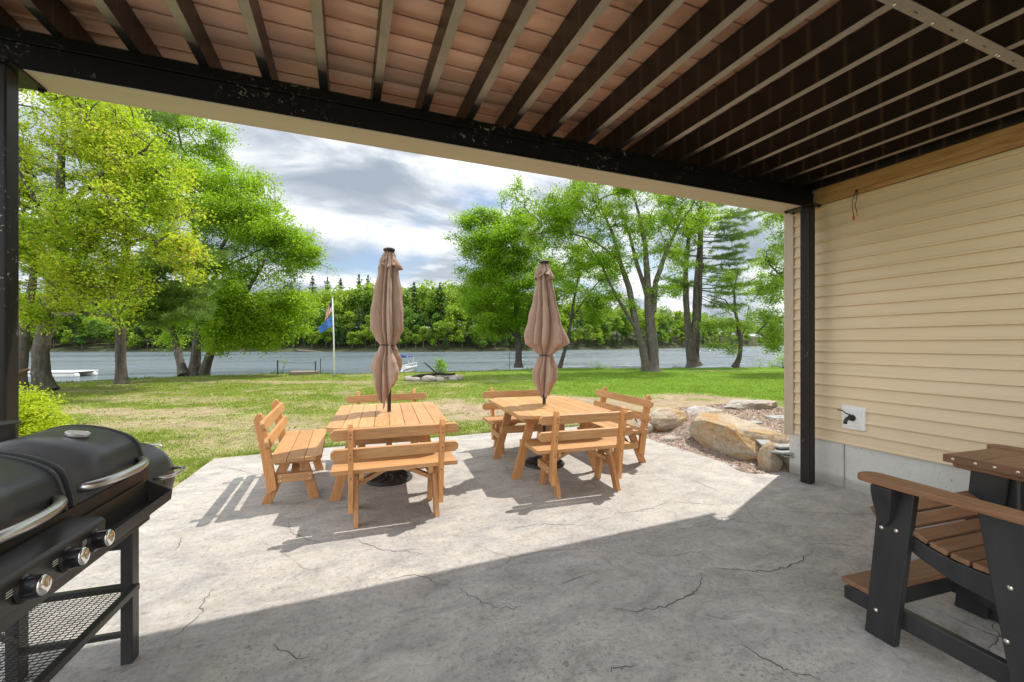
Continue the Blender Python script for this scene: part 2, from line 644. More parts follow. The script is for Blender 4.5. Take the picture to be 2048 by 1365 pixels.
M['far_conifer'] = leaf_mat('far_conifer', [(0.045, 0.09, 0.038), (0.085, 0.155, 0.055), (0.15, 0.23, 0.075)], 0.38)
M['far_leaf'] = leaf_mat('far_broadleaf', [(0.13, 0.24, 0.025), (0.27, 0.41, 0.04), (0.42, 0.52, 0.07)], 0.5)
M['far_mid'] = leaf_mat('far_broadleaf_mid', [(0.065, 0.15, 0.025), (0.14, 0.26, 0.04), (0.24, 0.36, 0.06)], 0.45)


def rock_mat(name, c0, c1, stain):
    m, t, b = new_mat(name)
    vec = coords(t, 'Object')
    f = noise(t, vec, 4.5, 8.0, 0.68, 0.5)
    f2 = noise(t, vec, 24, 6.0, 0.7)
    g = noise(t, coords(t, 'Object', (0.6, 0.6, 1.6)), 1.8, 5.0, 0.6, 0.8)
    c = ramp(t, f, [(0.3, c0), (0.7, c1)])
    c = mixc(t, ramp(t, g, [(0.42, 0), (0.56, 0.92)]), c, stain)
    c = mixc(t, 1.0, c, ramp(t, f2, [(0.3, 0.72), (0.7, 1.18)]), 'MULTIPLY')
    t.links.new(c, b.inputs['Base Color'])
    b.inputs['Roughness'].default_value = 0.9
    h = math_n(t, 'ADD', f, math_n(t, 'MULTIPLY', f2, 0.3))
    bump(t, b, h, 0.8, 0.04)
    return m


M['rock_tan'] = rock_mat('tan_rock', (0.30, 0.235, 0.16), (0.52, 0.44, 0.34), (0.42, 0.255, 0.10))
M['rock_grey'] = rock_mat('grey_rock', (0.30, 0.27, 0.235), (0.54, 0.51, 0.47), (0.42, 0.33, 0.23))
M['slate'] = rock_mat('slate', (0.28, 0.29, 0.28), (0.42, 0.43, 0.42), (0.35, 0.35, 0.33))
M['pit_stone'] = rock_mat('pit_stone', (0.22, 0.19, 0.165), (0.46, 0.42, 0.375), (0.36, 0.29, 0.24))


def siding_mat():
    m, t, b = new_mat('tan_vinyl')
    vec = coords(t, 'Object', (1, 0.3, 4))
    f = noise(t, vec, 2.0, 4.0)
    t.links.new(ramp(t, f, [(0.3, (0.67, 0.512, 0.31)), (0.7, (0.72, 0.556, 0.35))]), b.inputs['Base Color'])
    b.inputs['Roughness'].default_value = 0.42
    f2 = noise(t, coords(t, 'Object', (1, 0.4, 6)), 30, 4.0)
    bump(t, b, f2, 0.06, 0.004)
    return m


M['siding'] = siding_mat()
M['trim_tan'] = simple('tan_trim', (0.47, 0.375, 0.265), 0.45, 0, 0.05)
def found_mat():
    m, t, b = new_mat('foundation_concrete')
    vec = coords(t, 'Object')
    f = noise(t, vec, 2.5, 5.0, 0.6)
    c = ramp(t, f, [(0.3, (0.53, 0.51, 0.455)), (0.7, (0.65, 0.635, 0.58))])
    p = noise(t, coords(t, 'Object', (1, 1, 0.6)), 42, 5.0, 0.75, 0.6)
    c = mixc(t, ramp(t, p, [(0.60, 0.0), (0.67, 0.75)]), c, (0.22, 0.21, 0.18))
    sp = N(t, 'ShaderNodeSeparateXYZ')
    cc = N(t, 'ShaderNodeTexCoord')
    t.links.new(cc.outputs['Object'], sp.inputs[0])
    g = math_n(t, 'ADD', sp.outputs[2], math_n(t, 'MULTIPLY', noise(t, vec, 7, 5.0, 0.7), -0.12))
    c = mixc(t, ramp(t, g, [(0.0, 0.55), (0.07, 0.0)]), c, (0.24, 0.21, 0.17))      # splashed soil along the foot
    t.links.new(c, b.inputs['Base Color'])
    b.inputs['Roughness'].default_value = 0.9
    bump(t, b, math_n(t, 'SUBTRACT', f, p), 0.4, 0.006)
    return m


M['found'] = found_mat()
M['joint'] = simple('joint_caulk', (0.30, 0.28, 0.24), 0.9)
M['shingle'] = simple('roof_shingle', (0.1, 0.09, 0.085), 0.95, 0, 0.3, 20)


def ledger_mat():
    m, t, b = new_mat('pressure_treated_board')
    vec = coords(t, 'Object', (10, 0.55, 10))
    f = noise(t, vec, 4.0, 6.0, 0.6, 1.2)
    c = ramp(t, f, [(0.28, (0.24, 0.115, 0.03)), (0.48, (0.42, 0.215, 0.07)), (0.7, (0.52, 0.29, 0.105))])
    t.links.new(c, b.inputs['Base Color'])
    b.inputs['Roughness'].default_value = 0.6
    bump(t, b, f, 0.15, 0.004)
    return m


M['ledger'] = ledger_mat()


def chipped(name, col, chip, rough=0.4, amount=0.62, metal=0.0):
    """dark paint with chips and scuffs that show what is under it"""
    m, t, b = new_mat(name)
    vec = coords(t, 'Object')
    big = noise(t, vec, 1.3, 2.0)
    f = noise(t, vec, 24, 7.0, 0.75, 0.8)
    msk = math_n(t, 'MULTIPLY', ramp(t, f, [(amount, 0), (amount + 0.015, 1)]), ramp(t, big, [(0.48, 0), (0.62, 1)]))
    c = mixc(t, msk, col, chip)
    t.links.new(c, b.inputs['Base Color'])
    b.inputs['Roughness'].default_value = rough
    b.inputs['Metallic'].default_value = metal
    b.inputs['Specular IOR Level'].default_value = 0.16
    f2 = noise(t, vec, 60, 4.0)
    bump(t, b, f2, 0.12, 0.003)
    return m


M['beam_black'] = chipped('black_beam_paint', (0.006, 0.0052, 0.005), (0.28, 0.26, 0.22), 0.45, 0.60)
M['post_brown'] = chipped('dark_post_paint', (0.024, 0.019, 0.017), (0.42, 0.40, 0.37), 0.35, 0.61)
M['soffit'] = simple('tan_soffit', (0.50, 0.42, 0.315), 0.55, 0, 0.06, 3, (0.3, 2, 1))


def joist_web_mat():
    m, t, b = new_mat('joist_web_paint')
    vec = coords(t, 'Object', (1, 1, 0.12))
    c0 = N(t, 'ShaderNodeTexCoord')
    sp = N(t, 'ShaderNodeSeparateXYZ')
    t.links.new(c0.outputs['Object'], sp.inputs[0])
    # pale streaks painted for the plank seams reflected in the glossy web
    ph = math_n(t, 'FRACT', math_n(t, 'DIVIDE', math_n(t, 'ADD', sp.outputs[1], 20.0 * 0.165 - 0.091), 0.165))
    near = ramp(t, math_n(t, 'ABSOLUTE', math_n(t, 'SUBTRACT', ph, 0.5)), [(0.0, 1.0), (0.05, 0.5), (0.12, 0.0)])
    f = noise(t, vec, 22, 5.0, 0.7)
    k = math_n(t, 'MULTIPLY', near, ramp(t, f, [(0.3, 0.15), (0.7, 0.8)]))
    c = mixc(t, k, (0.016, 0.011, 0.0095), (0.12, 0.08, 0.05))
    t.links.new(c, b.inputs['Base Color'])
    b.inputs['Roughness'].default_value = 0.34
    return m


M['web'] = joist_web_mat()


def joist_flange_mat():
    m, t, b = new_mat('joist_flange_paint')
    c0 = N(t, 'ShaderNodeTexCoord')
    sp = N(t, 'ShaderNodeSeparateXYZ')
    t.links.new(c0.outputs['Object'], sp.inputs[0])
    f = noise(t, coords(t, 'Object'), 9, 5.0, 0.65)
    yy = math_n(t, 'ADD', sp.outputs[1], math_n(t, 'MULTIPLY', f, 0.28))
    k = ramp(t, math_n(t, 'MULTIPLY', math_n(t, 'SUBTRACT', yy, 2.80), 3.2, True), [(0.15, 0.0), (0.75, 1.0)])   # overspray from painting the beam
    base = ramp(t, f, [(0.3, (0.235, 0.193, 0.158)), (0.7, (0.315, 0.263, 0.215))])
    t.links.new(mixc(t, k, base, (0.012, 0.01, 0.01)), b.inputs['Base Color'])
    b.inputs['Roughness'].default_value = 0.45
    return m


M['flange'] = joist_flange_mat()


def deck_mat():
    m, t, b = new_mat('copper_brown_decking')
    vec = coords(t, 'Object', (0.5, 3, 1))
    f = noise(t, vec, 2.0, 3.0, 0.5, 0.3)
    g = N(t, 'ShaderNodeNewGeometry')
    c = ramp(t, f, [(0.25, (0.58, 0.30, 0.185)), (0.5, (0.74, 0.42, 0.275)), (0.75, (0.82, 0.51, 0.355))])
    c = mixc(t, 1.0, c, ramp(t, g.outputs['Random Per Island'], [(0, 0.82), (1, 1.1)]), 'MULTIPLY')
    st = noise(t, coords(t, 'Object', (1, 2, 1)), 1.4, 5.0, 0.7)
    c = mixc(t, ramp(t, st, [(0.62, 0.0), (0.75, 0.6)]), c, (0.15, 0.07, 0.04))
    t.links.new(c, b.inputs['Base Color'])
    b.inputs['Roughness'].default_value = 0.3
    b.inputs['Metallic'].default_value = 0.0
    b.inputs['Coat Weight'].default_value = 0.3
    b.inputs['Coat Roughness'].default_value = 0.2
    return m


M['deck'] = deck_mat()


def mulch_mat():
    m, t, b = new_mat('wood_mulch')
    vec = coords(t, 'Object')
    f = noise(t, vec, 28, 6.0, 0.75, 1.0)
    t.links.new(ramp(t, f, [(0.3, (0.17, 0.115, 0.085)), (0.55, (0.37, 0.275, 0.215)), (0.75, (0.50, 0.40, 0.33))]), b.inputs['Base Color'])
    b.inputs['Roughness'].default_value = 0.95
    bump(t, b, f, 1.0, 0.03)
    return m


M['mulch'] = mulch_mat()
M['chips'] = leaf_mat('mulch_chips', [(0.17, 0.11, 0.08), (0.38, 0.28, 0.22), (0.55, 0.45, 0.37)], 0.05)


def grill_mat(name, col, rough, rust=False):
    m, t, b = new_mat(name)
    vec = coords(t, 'Object')
    f = noise(t, vec, 5, 5.0, 0.6)
    c = ramp(t, f, [(0.3, tuple(k * 0.85 for k in col)), (0.7, tuple(k * 1.2 for k in col))])
    if rust:
        r = noise(t, vec, 7.0, 6.0, 0.7)
        c = mixc(t, ramp(t, r, [(0.5, 0), (0.66, 0.8)]), c, (0.12, 0.045, 0.012))
    sp = noise(t, vec, 90, 3.0, 0.8)
    c = mixc(t, ramp(t, sp, [(0.7, 0), (0.76, 0.35)]), c, (0.2, 0.2, 0.2))
    t.links.new(c, b.inputs['Base Color'])
    t.links.new(ramp(t, f, [(0.3, rough * 0.85), (0.7, rough * 1.2)]), b.inputs['Roughness'])
    bump(t, b, noise(t, vec, 130, 3.0), 0.08, 0.002)
    return m


M['grill'] = grill_mat('grill_black_enamel', (0.07, 0.071, 0.075), 0.36)
M['grill_body'] = grill_mat('grill_black_steel', (0.034, 0.031, 0.029), 0.36)
M['grill_rust'] = grill_mat('grill_rusty_steel', (0.03, 0.028, 0.027), 0.42, True)
M['petal'] = leaf_mat('purple_petals', [(0.05, 0.008, 0.10), (0.12, 0.015, 0.2), (0.03, 0.01, 0.06), (0.45, 0.32, 0.2)], 0.2)
M['pansy_leaf'] = leaf_mat('pansy_leaves', [(0.10, 0.18, 0.02), (0.2, 0.3, 0.04)], 0.3)
M['weed'] = leaf_mat('shore_weeds', [(0.06, 0.12, 0.02), (0.12, 0.2, 0.03), (0.2, 0.26, 0.05)], 0.35)

# ================================================================== THE GROUND
SHORE = [(-700, 775), (-250, 772), (0, 770), (110, 767), (250, 759.5), (400, 752.5), (560, 748.5), (700, 749), (850, 744.5), (1000, 741), (1130, 737), (1300, 737.5), (1450, 735.5), (1600, 735), (2000, 734), (3000, 733)]
FAR = [(-700, 135), (-100, 138), (300, 140), (900, 140), (1050, 152), (1150, 180), (1300, 214), (1400, 270), (1470, 360), (1530, 560), (1580, 800), (1700, 900), (3000, 900)]
SU = np.array([(u - 1024) / FPX for u, v in SHORE])
SD = np.array([depth(at(u, v)) for u, v in SHORE])
FU = np.array([(u - 1024) / FPX for u, d in FAR])
FD = np.array([float(d) for u, d in FAR])


def shore_d(q):
    return np.interp(q, SU, SD)


def far_d(q):
    return np.interp(q, FU, FD)


# bare patches: (photo pixel of the middle, half width, half depth in metres, strength)
BARE = [(1150, 818, 3.8, 2.7, 1.1), (1330, 812, 2.8, 2.0, 1.1), (960, 828, 2.2, 1.8, 0.9), (230, 823, 2.6, 0.55, 0.8), (380, 826, 2.4, 0.6, 0.7), (480, 850, 2.2, 0.8, 0.7), (420, 885, 1.3, 0.5, 0.7), (560, 890, 1.2, 0.5, 0.5), (600, 765, 4.6, 0.55, 0.7), (420, 762, 2.4, 0.5, 0.5),
        (330, 800, 2.4, 0.6, 0.5), (520, 838, 1.6, 0.5, 0.5), (440, 868, 1.2, 0.45, 0.55), (600, 862, 1.1, 0.5, 0.4), (360, 905, 0.7, 0.3, 0.5), (130, 782, 3.0, 0.8, 0.6), (1440, 742, 1.8, 0.6, 0.6), (700, 812, 2.0, 0.6, 0.4)]
BARE = [(at(u, v), a, b, s) for u, v, a, b, s in BARE]


def bare(x, y):
    d = x * SN + y * CS
    l = x * CS - y * SN
    t = np.zeros_like(x)
    wob = fbm(x * 0.9 + 40, y * 0.9 + 13, 4) - 0.5
    for p, a, b, s in BARE:
        pd, pl = depth(p), p[0] * CS - p[1] * SN
        r = np.sqrt(((l - pl) / a) ** 2 + ((d - pd) / b) ** 2) + wob * 1.7
        t = np.maximum(t, np.minimum(s * np.clip((1.3 - r) * 1.6, 0, 1), 1.0))
    n = fbm(x * 1.3 + 7, y * 1.3 + 3, 5)
    side = np.clip((2.5 - l) / 6.0 + 0.25, 0.0, 1.0)
    t = np.maximum(t, np.clip((n - 0.54) * 3.0, 0, 0.5) * side)
    return np.clip(t + (fbm(x * 4, y * 4, 3) - 0.5) * 0.5 * (t > 0.02), 0, 1)


def lush(x, y):
    d = x * SN + y * CS
    l = x * CS - y * SN
    return np.clip((l + 2.0) / 4.0 + (d - 12) * 0.03 + (fbm(x * 0.5, y * 0.5, 3) - 0.5) * 1.2, 0, 1)


def albedo(x, y):
    b = bare(x, y)[..., None]
    k = lush(x, y)[..., None]
    g0 = np.array([0.20, 0.235, 0.045])
    g1 = np.array([0.135, 0.235, 0.022])
    dirt = np.array([0.345, 0.262, 0.175])
    g = g0 * (1 - k) + g1 * k
    n = fbm(x * 2.2, y * 2.2, 3)[..., None]
    g = g * (0.8 + 0.4 * n)
    return g * (1 - b) + dirt * (0.85 + 0.3 * n) * b


def make_ground():
    qs = np.concatenate([np.linspace(-9.0, -1.35, 46)[:-1], np.linspace(-1.35, 1.35, 340), np.linspace(1.35, 9.0, 46)[1:]])
    rows = []
    for k in range(210):
        rows.append(('l', (k / 209) ** 1.5))
    rows += [('b', 0.12), ('b', 0.35), ('b', 0.7), ('b', 1.3), ('b', 4.0), ('f', -6.0), ('f', 0.0), ('f', 0.8), ('f', 2.5), ('f', 12.0), ('f', 30.0), ('f', 60.0), ('f', 140.0), ('f', 400.0)]
    V, A = [], []
    sd, fd = shore_d(qs), far_d(qs)
    wig = (fbm(qs * 30 + 5, qs * 0 + 3.3, 4) - 0.5) * 0.9
    sd = sd + wig
    for kind, t in rows:
        if kind == 'l':
            d = 2.0 + (sd - 2.0) * t
            z = -0.03 - SLOPE * np.maximum(0, d - 9.0)
        elif kind == 'b':
            d = sd + t
            z0 = -0.03 - SLOPE * np.maximum(0, sd - 9.0)
            z = z0 + (-2.2 - z0) * min(1.0, t / 1.3)
        else:
            d = fd + t
            z = np.full_like(d, {-6.0: -2.4, 0.0: -1.45, 0.8: -1.0, 2.5: -0.4, 12.0: 1.2, 30.0: 4.5, 60.0: 8.0, 140.0: 12.0, 400.0: 16.0}[t])
        l = qs * d
        x = d * SN + l * CS
        y = d * CS - l * SN
        if kind == 'l':
            c = albedo(x, y)
            z = z + (fbm(x * 0.8, y * 0.8, 3) - 0.5) * 0.05 * np.clip((d - 6.5) / 4, 0, 1)
        elif kind == 'b':
            c = np.tile(np.array([0.12, 0.12, 0.06]), (len(qs), 1)) * (0.5 + fbm(x * 3, y * 3, 3))[:, None]
        else:
            c = np.tile(np.array([0.07, 0.075, 0.035]), (len(qs), 1)) * (0.6 + 0.8 * fbm(x * 0.4, y * 0.4, 3))[:, None]
        V.append(np.stack([x, y, z], 1))
        A.append(np.concatenate([c, np.ones((len(qs), 1))], 1))
    nr, nq = len(rows), len(qs)
    V = np.concatenate(V)
    A = np.concatenate(A)
    # the part behind the camera
    idx = np.arange(nr * nq).reshape(nr, nq)
    F = np.stack([idx[:-1, :-1], idx[:-1, 1:], idx[1:, 1:], idx[1:, :-1]], -1).reshape(-1, 4)
    b = len(V)
    back = []
    for d, l in ((2.0, -18.0), (2.0, 18.0), (-60, 120), (-60, -120), (2.0, 120), (2.0, -120)):
        back.append((d * SN + l * CS, d * CS - l * SN, -0.03))
    V = np.concatenate([V, np.array(back)])
    A = np.concatenate([A, np.tile(np.array([0.13, 0.17, 0.035, 1.0]), (6, 1))])
    F = np.concatenate([F, np.array([[b + 3, b + 2, b + 1, b]])])
    o = np_mesh('lawn', V, F, M['ground'], None, None, True, ('albedo', A))
    tag(o, kind='structure')


make_ground()
wm = MB()
wm.add([(-900, -20, WATER), (1200, -20, WATER), (1200, 1300, WATER), (-900, 1300, WATER)], [(0, 1, 2, 3)])
# keep the water sheet beyond the near shore only: it starts under the bank
wm.v = []
wm.f = []
wm.m = []
qn = np.linspace(-9.0, 9.0, 60)
near_pts = [(d * SN + q * d * CS, d * CS - q * d * SN, WATER) for q, d in zip(qn, shore_d(qn) + 0.2)]
far_pts = [(d * SN + q * d * CS, d * CS - q * d * SN, WATER) for q, d in zip(qn, far_d(qn) + 3.0)]
wm.add(near_pts + far_pts, [(i, i + 1, i + 61, i + 60) for i in range(59)])
tag(wm.build('lake', M['water']), kind='structure')

# ------------------------------------------------------------------ patio
PATIO = [(-3.4, -3.0), (4.79, -3.0), (4.79, 3.42), (4.42, 3.44), (4.40, 5.6), (4.36, 6.62), (2.3, 6.70), (-0.3, 6.60), (-1.62, 6.50), (-1.68, 5.2), (-1.70, 3.6), (-3.4, 3.5)]
pb = MB()
pb.prism([(x, y, 0.0) for x, y in PATIO], (0, 0, -0.12))
pb.cur = 1
def ck(*pts):
    return [(1024 + x * 0.5026, 960 + y * 0.5026) for x, y in pts]


CRACKS = [(1.9, ck((395, 512), (500, 525), (590, 508), (650, 485), (735, 440), (757, 400), (750, 370))), (1.7, ck((780, 352), (900, 358), (990, 368), (1050, 362), (1120, 340), (1180, 300), (1190, 280), (1165, 262))),
          (1.2, ck((1180, 258), (1240, 253), (1345, 262), (1420, 270))), (2.0, ck((900, 650), (960, 685), (1020, 720), (1080, 755), (1150, 780), (1225, 798))), (1.3, ck((380, 757), (430, 745), (490, 738))),
          (0.8, ck((490, 290), (560, 302), (640, 305), (700, 292), (780, 287))), (1.2, ck((1098, 126), (1200, 130), (1345, 138), (1480, 132))), (1.2, ck((1230, 430), (1320, 440), (1500, 470), (1560, 455))),
          (0.7, ck((180, 420), (260, 390), (340, 370))), (0.7, ck((760, 535), (820, 548), (870, 560))), (1.0, ck((-80, 515), (0, 510), (50, 506))), (0.7, ck((520, 77), (680, 90), (780, 98), (900, 96))), (0.8, ck((635, 200), (740, 188), (820, 172), (850, 150), (910, 134)))]
CRACKS += [(1.0, c_) for c_ in ([(915, 1175), (960, 1205), (1000, 1212)], [(545, 1290), (590, 1312), (620, 1314)],
          [(575, 1045), (580, 1065), (600, 1075), (640, 1085)], [(780, 1160), (830, 1150), (900, 1175)], [(1010, 1060), (1090, 1048), (1170, 1052)], [(1340, 1005), (1290, 1020), (1230, 1028)],
          [(425, 930), (520, 950)], [(350, 1100), (365, 1075)], [(1385, 960), (1440, 985)], [(1990, 1245), (2000, 1280), (1975, 1310)], [(700, 1075), (760, 1100), (850, 1108)],
          [(420, 1180), (400, 1230), (330, 1290)])]
rc = random.Random(4)
for wd_, cr in CRACKS:
    P3 = [flat(u, v, 0.0) for u, v in cr]
    pts = []
    for a, b in zip(P3[:-1], P3[1:]):
        n = max(3, int((b - a).length / 0.026))
        for k in range(n):
            p = a.lerp(b, k / n)
            pts.append(p + Vector((rc.gauss(0, 0.0075), rc.gauss(0, 0.0075), 0)))
    pts.append(P3[-1])
    vs, fs = [], []
    for i, p in enumerate(pts):
        t = (pts[min(i + 1, len(pts) - 1)] - pts[max(i - 1, 0)]).normalized()
        sd_ = Vector((-t.y, t.x, 0))
        w = 0.0007 + wd_ * 0.0026 * (0.35 + 0.65 * rc.random()) * math.sin(math.pi * (i + 0.5) / (len(pts)))
        vs += [p + sd_ * w + Vector((0, 0, 0.0018)), p - sd_ * w + Vector((0, 0, 0.0018))]
    for i in range(len(pts) - 1):
        fs.append((2 * i, 2 * i + 1, 2 * i + 3, 2 * i + 2))
    pb.add(vs, fs)
patio = pb.build('patio', [M['concrete'], M['crack']])
tag(patio, kind='structure')

# ================================================================== THE HOUSE
WX = 4.80
house = thing('house', (WX + 3, 0, 0), 'tan vinyl sided house wall on a pale concrete foundation at the right of the patio', 'house')
HB = Vector((-(WX + 3), 0, 0))


def hbuild(mb, name, mats, bevel=0.0, smooth=False, parent=None):
    o = mb.build(name, mats, parent or house, bevel, smooth)
    if parent is None:
        o.location = HB
    return o


mb = MB()
mb.box(WX + 0.03, WX + 8, -9, 3.37, 0.30, 6.4)
hbuild(mb, 'wall', M['siding'])
mb = MB()
z0, nC = 0.457, 21
ch = (2.955 - z0) / nC
for face in (0, 1):
    for i in range(nC):
        a = z0 + i * ch
        pr = [(0.005, a + ch + 0.004), (-0.002, a + ch * 0.70), (-0.0095, a + ch * 0.26), (-0.0185, a + 0.013), (-0.0195, a + 0.003), (-0.014, a), (0.028, a)]
        if face == 0:
            y0, y1 = -9.0, 3.316
            vs = [(WX + x, y0, z) for x, z in pr] + [(WX + x, y1, z) for x, z in pr]
            n = len(pr)
            mb.add(vs, [(k, k + 1, n + k + 1, n + k) for k in range(n - 1)])
        else:
            x0, x1 = WX + 0.09, WX + 8
            vs = [(x0, 3.40 - x, z) for x, z in pr] + [(x1, 3.40 - x, z) for x, z in pr]
            n = len(pr)
            mb.add(vs, [(k + 1, k, n + k, n + k + 1) for k in range(n - 1)])
hbuild(mb, 'siding', M['siding'])
mb = MB()
mb.box(WX - 0.026, WX + 0.029, 3.318, 3.40, 0.45, 3.2)
mb.box(WX - 0.026, WX + 0.085, 3.40, 3.428, 0.45, 3.2)
hbuild(mb, 'corner_trim', M['trim_tan'], 0.004)
mb = MB()
mb.box(WX - 0.030, WX + 0.03, -9, 3.316, 2.957, 2.976)
mb.box(WX - 0.020, WX + 0.03, -9, 3.316, 2.977, 2.994)
hbuild(mb, 'top_trim', M['siding'], 0.003)
mb = MB()
mb.box(WX + 0.006, WX + 8, -9, 3.385, -0.3, 0.47)
mb.cur = 1
for yj in (2.80, 1.62, 0.5, -0.7):
    mb.box(WX - 0.002, WX + 0.02, yj - 0.005, yj + 0.005, 0.0, 0.455)
hbuild(mb, 'foundation', [M['found'], M['joint']])
mb = MB()
mb.box(WX - 0.042, WX + 0.03, 0.45, 3.055, 2.998, 3.172)
hbuild(mb, 'ledger_board', M['ledger'], 0.004)
mb = MB()
mb.prism([(WX - 0.5, -9.4, 6.3), (WX + 4, -9.4, 8.4), (WX + 8.5, -9.4, 6.3), (WX + 8.5, -9.4, 6.15), (WX - 0.5, -9.4, 6.15)], (0, 13.2, 0))
hbuild(mb, 'roof', M['shingle'])

# ================================================================== THE PORCH (deck overhead on steel beam and posts)
porch = thing('porch_deck', (1.5, 3.2, 0), 'dark steel porch deck overhead with close joists, copper brown planks and a black beam', 'porch')
PB = Vector((-1.5, -3.2, 0))


def pbuild(mb, name, mats, bevel=0.0, smooth=False, parent=None, label=None):
    o = mb.build(name, mats, parent or porch, bevel, smooth)
    if parent is None:
        o.location = PB
    if label:
        o['label'] = label
    return o


BX0, BX1 = -2.3, 4.74
mb = MB()
mb.box(BX0, BX1, 3.07, 3.268, 2.981, 3.118)
mb.box(BX0, BX1, 3.058, 3.265, 3.1185, 3.128)
mb.box(BX0, BX1, 3.078, 3.265, 3.1285, 3.198)
pbuild(mb, 'beam', M['beam_black'], 0.004)
mb = MB()
mb.prism([(BX0, 3.074, 2.974), (BX1 - 0.02, 3.074, 2.974), (BX1 - 0.02, 3.328, 2.974), (BX0, 3.270, 2.974)], (0, 0, 0.0065))
mb.prism([(BX0, 3.2705, 2.974), (BX1, 3.3285, 2.974), (BX1, 3.346, 2.974), (BX0, 3.288, 2.974)], (0, 0, 0.226))
pbuild(mb, 'soffit', M['soffit'])
JX = [-1.49 + 0.336 * i for i in range(-2, 19)]
YB = 0.45
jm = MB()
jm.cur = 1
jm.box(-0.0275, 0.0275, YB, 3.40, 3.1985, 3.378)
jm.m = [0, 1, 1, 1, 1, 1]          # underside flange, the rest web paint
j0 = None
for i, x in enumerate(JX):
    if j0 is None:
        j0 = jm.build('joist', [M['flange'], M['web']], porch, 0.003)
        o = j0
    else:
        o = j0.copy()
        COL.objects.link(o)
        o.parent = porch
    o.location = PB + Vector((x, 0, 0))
mb = MB()
py, pitch = YB, 0.165
k0 = math.floor((YB - 0.091) / pitch)
for k in range(k0, k0 + 26):
    a = k * pitch + 0.091 + pitch * 0.5 + 0.006
    b = a + pitch - 0.012
    if a < YB - 0.1 or b > 3.47:
        continue
    z = 3.380
    m_c = (a + b) / 2
    h_c = (b - a) / 2
    prof = [(a, z + 0.02)] + [(m_c + h_c * g, z + 0.010 * abs(g) ** 2.6) for g in (-1, -0.9, -0.7, -0.4, 0, 0.4, 0.7, 0.9, 1)] + [(b, z + 0.02), (b, z + 0.03), (a, z + 0.03)]
    mb.prism([(BX0, y, zz) for y, zz in prof], (BX1 + 0.05 - BX0, 0, 0))
mb_top = mb
dk = pbuild(mb_top, 'decking', M['deck'])
dk.data.polygons.foreach_set('use_smooth', [len(p.vertices) == 4 and abs(p.normal.z) > 0.5 for p in dk.data.polygons])
mb = MB()
mb.prism([(BX0, YB, 3.412), (WX - 0.01, YB, 3.412), (WX - 0.01, 3.537, 3.412), (0.4, 3.424, 3.412), (BX0, 3.424, 3.412)], (0, 0, 0.028))  # unseen slab added to block sun through the plank gaps, edge slanted for its shadow
pbuild(mb, 'deck_sun_block', M['web'])
mb = MB()
mb.prism([(BX0, 3.403, 3.17), (0.4, 3.403, 3.17), (BX1, 3.515, 3.17), (BX1, 3.537, 3.17), (0.4, 3.425, 3.17), (BX0, 3.425, 3.17)], (0, 0, 0.24))  # unseen outer edge, slanted to shape the roof shadow on the patio
pbuild(mb, 'fascia', M['soffit'])
mb = MB()
mb.box(0.9, WX - 0.05, 1.213, 1.272, 3.192, 3.1975)
mb.cur = 1
for i, x in enumerate(JX):
    if x > 0.9:
        mb.box(x + 0.15, x + 0.178, 1.243, 1.249, 3.1908, 3.1925)
rim = MB()
rim.box(4.735, 4.757, YB, 3.40, 3.1735, 3.378)
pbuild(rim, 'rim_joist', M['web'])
strap = pbuild(mb, 'cross_strap', [M['flange'], M['wire_black']])
sc = None
for x in JX:
    if x > 0.9:
        for dx in ((0.0,) if abs(x - 3.55) > 0.2 else (-0.012, 0.016)):
            if sc is None:
                b_ = MB().lathe([(0.002, 0.0), (0.008, 0.001), (0.0075, 0.004), (0.004, 0.0062), (0.001, 0.007)], (0, 0, 0), 12, (0, 0, -1))
                sc = b_.build('screw', M['chrome'], strap, 0, True)
                s_ = sc
            else:
                s_ = sc.copy()
                COL.objects.link(s_)
                s_.parent = strap
            s_.location = (x + dx, 1.256, 3.192)


def post(x0, x1, label):
    m_ = MB()
    m_.box(x0, x1, 2.995, 3.095, 0.0, 2.958)
    p = pbuild(m_, 'post', M['post_brown'], 0.008, label=label)
    c = MB()
    c.box(x0 - 0.02, x1 + 0.03, 2.95, 3.26, 2.9585, 2.9735)
    c.cur = 1
    for bx, by in ((x0 - 0.004, 2.968), (x1 + 0.014, 2.968), (x0 - 0.004, 3.24), (x1 + 0.014, 3.24)):
        c.lathe([(0.014, 0), (0.014, 0.012)], (bx, by, 2.9465), 6)
    c.build('cap_plate', [M['post_brown'], M['beam_black']], p)
    return p


post(4.56, 4.655, 'dark steel post in front of the siding')
lp = post(-1.768, -1.655, 'dark steel post with scuffed, chipped paint')
# seam strip on the left post
# ================================================================== PICNIC TABLES, BENCHES, UMBRELLAS
TURN = R_(-4.5)


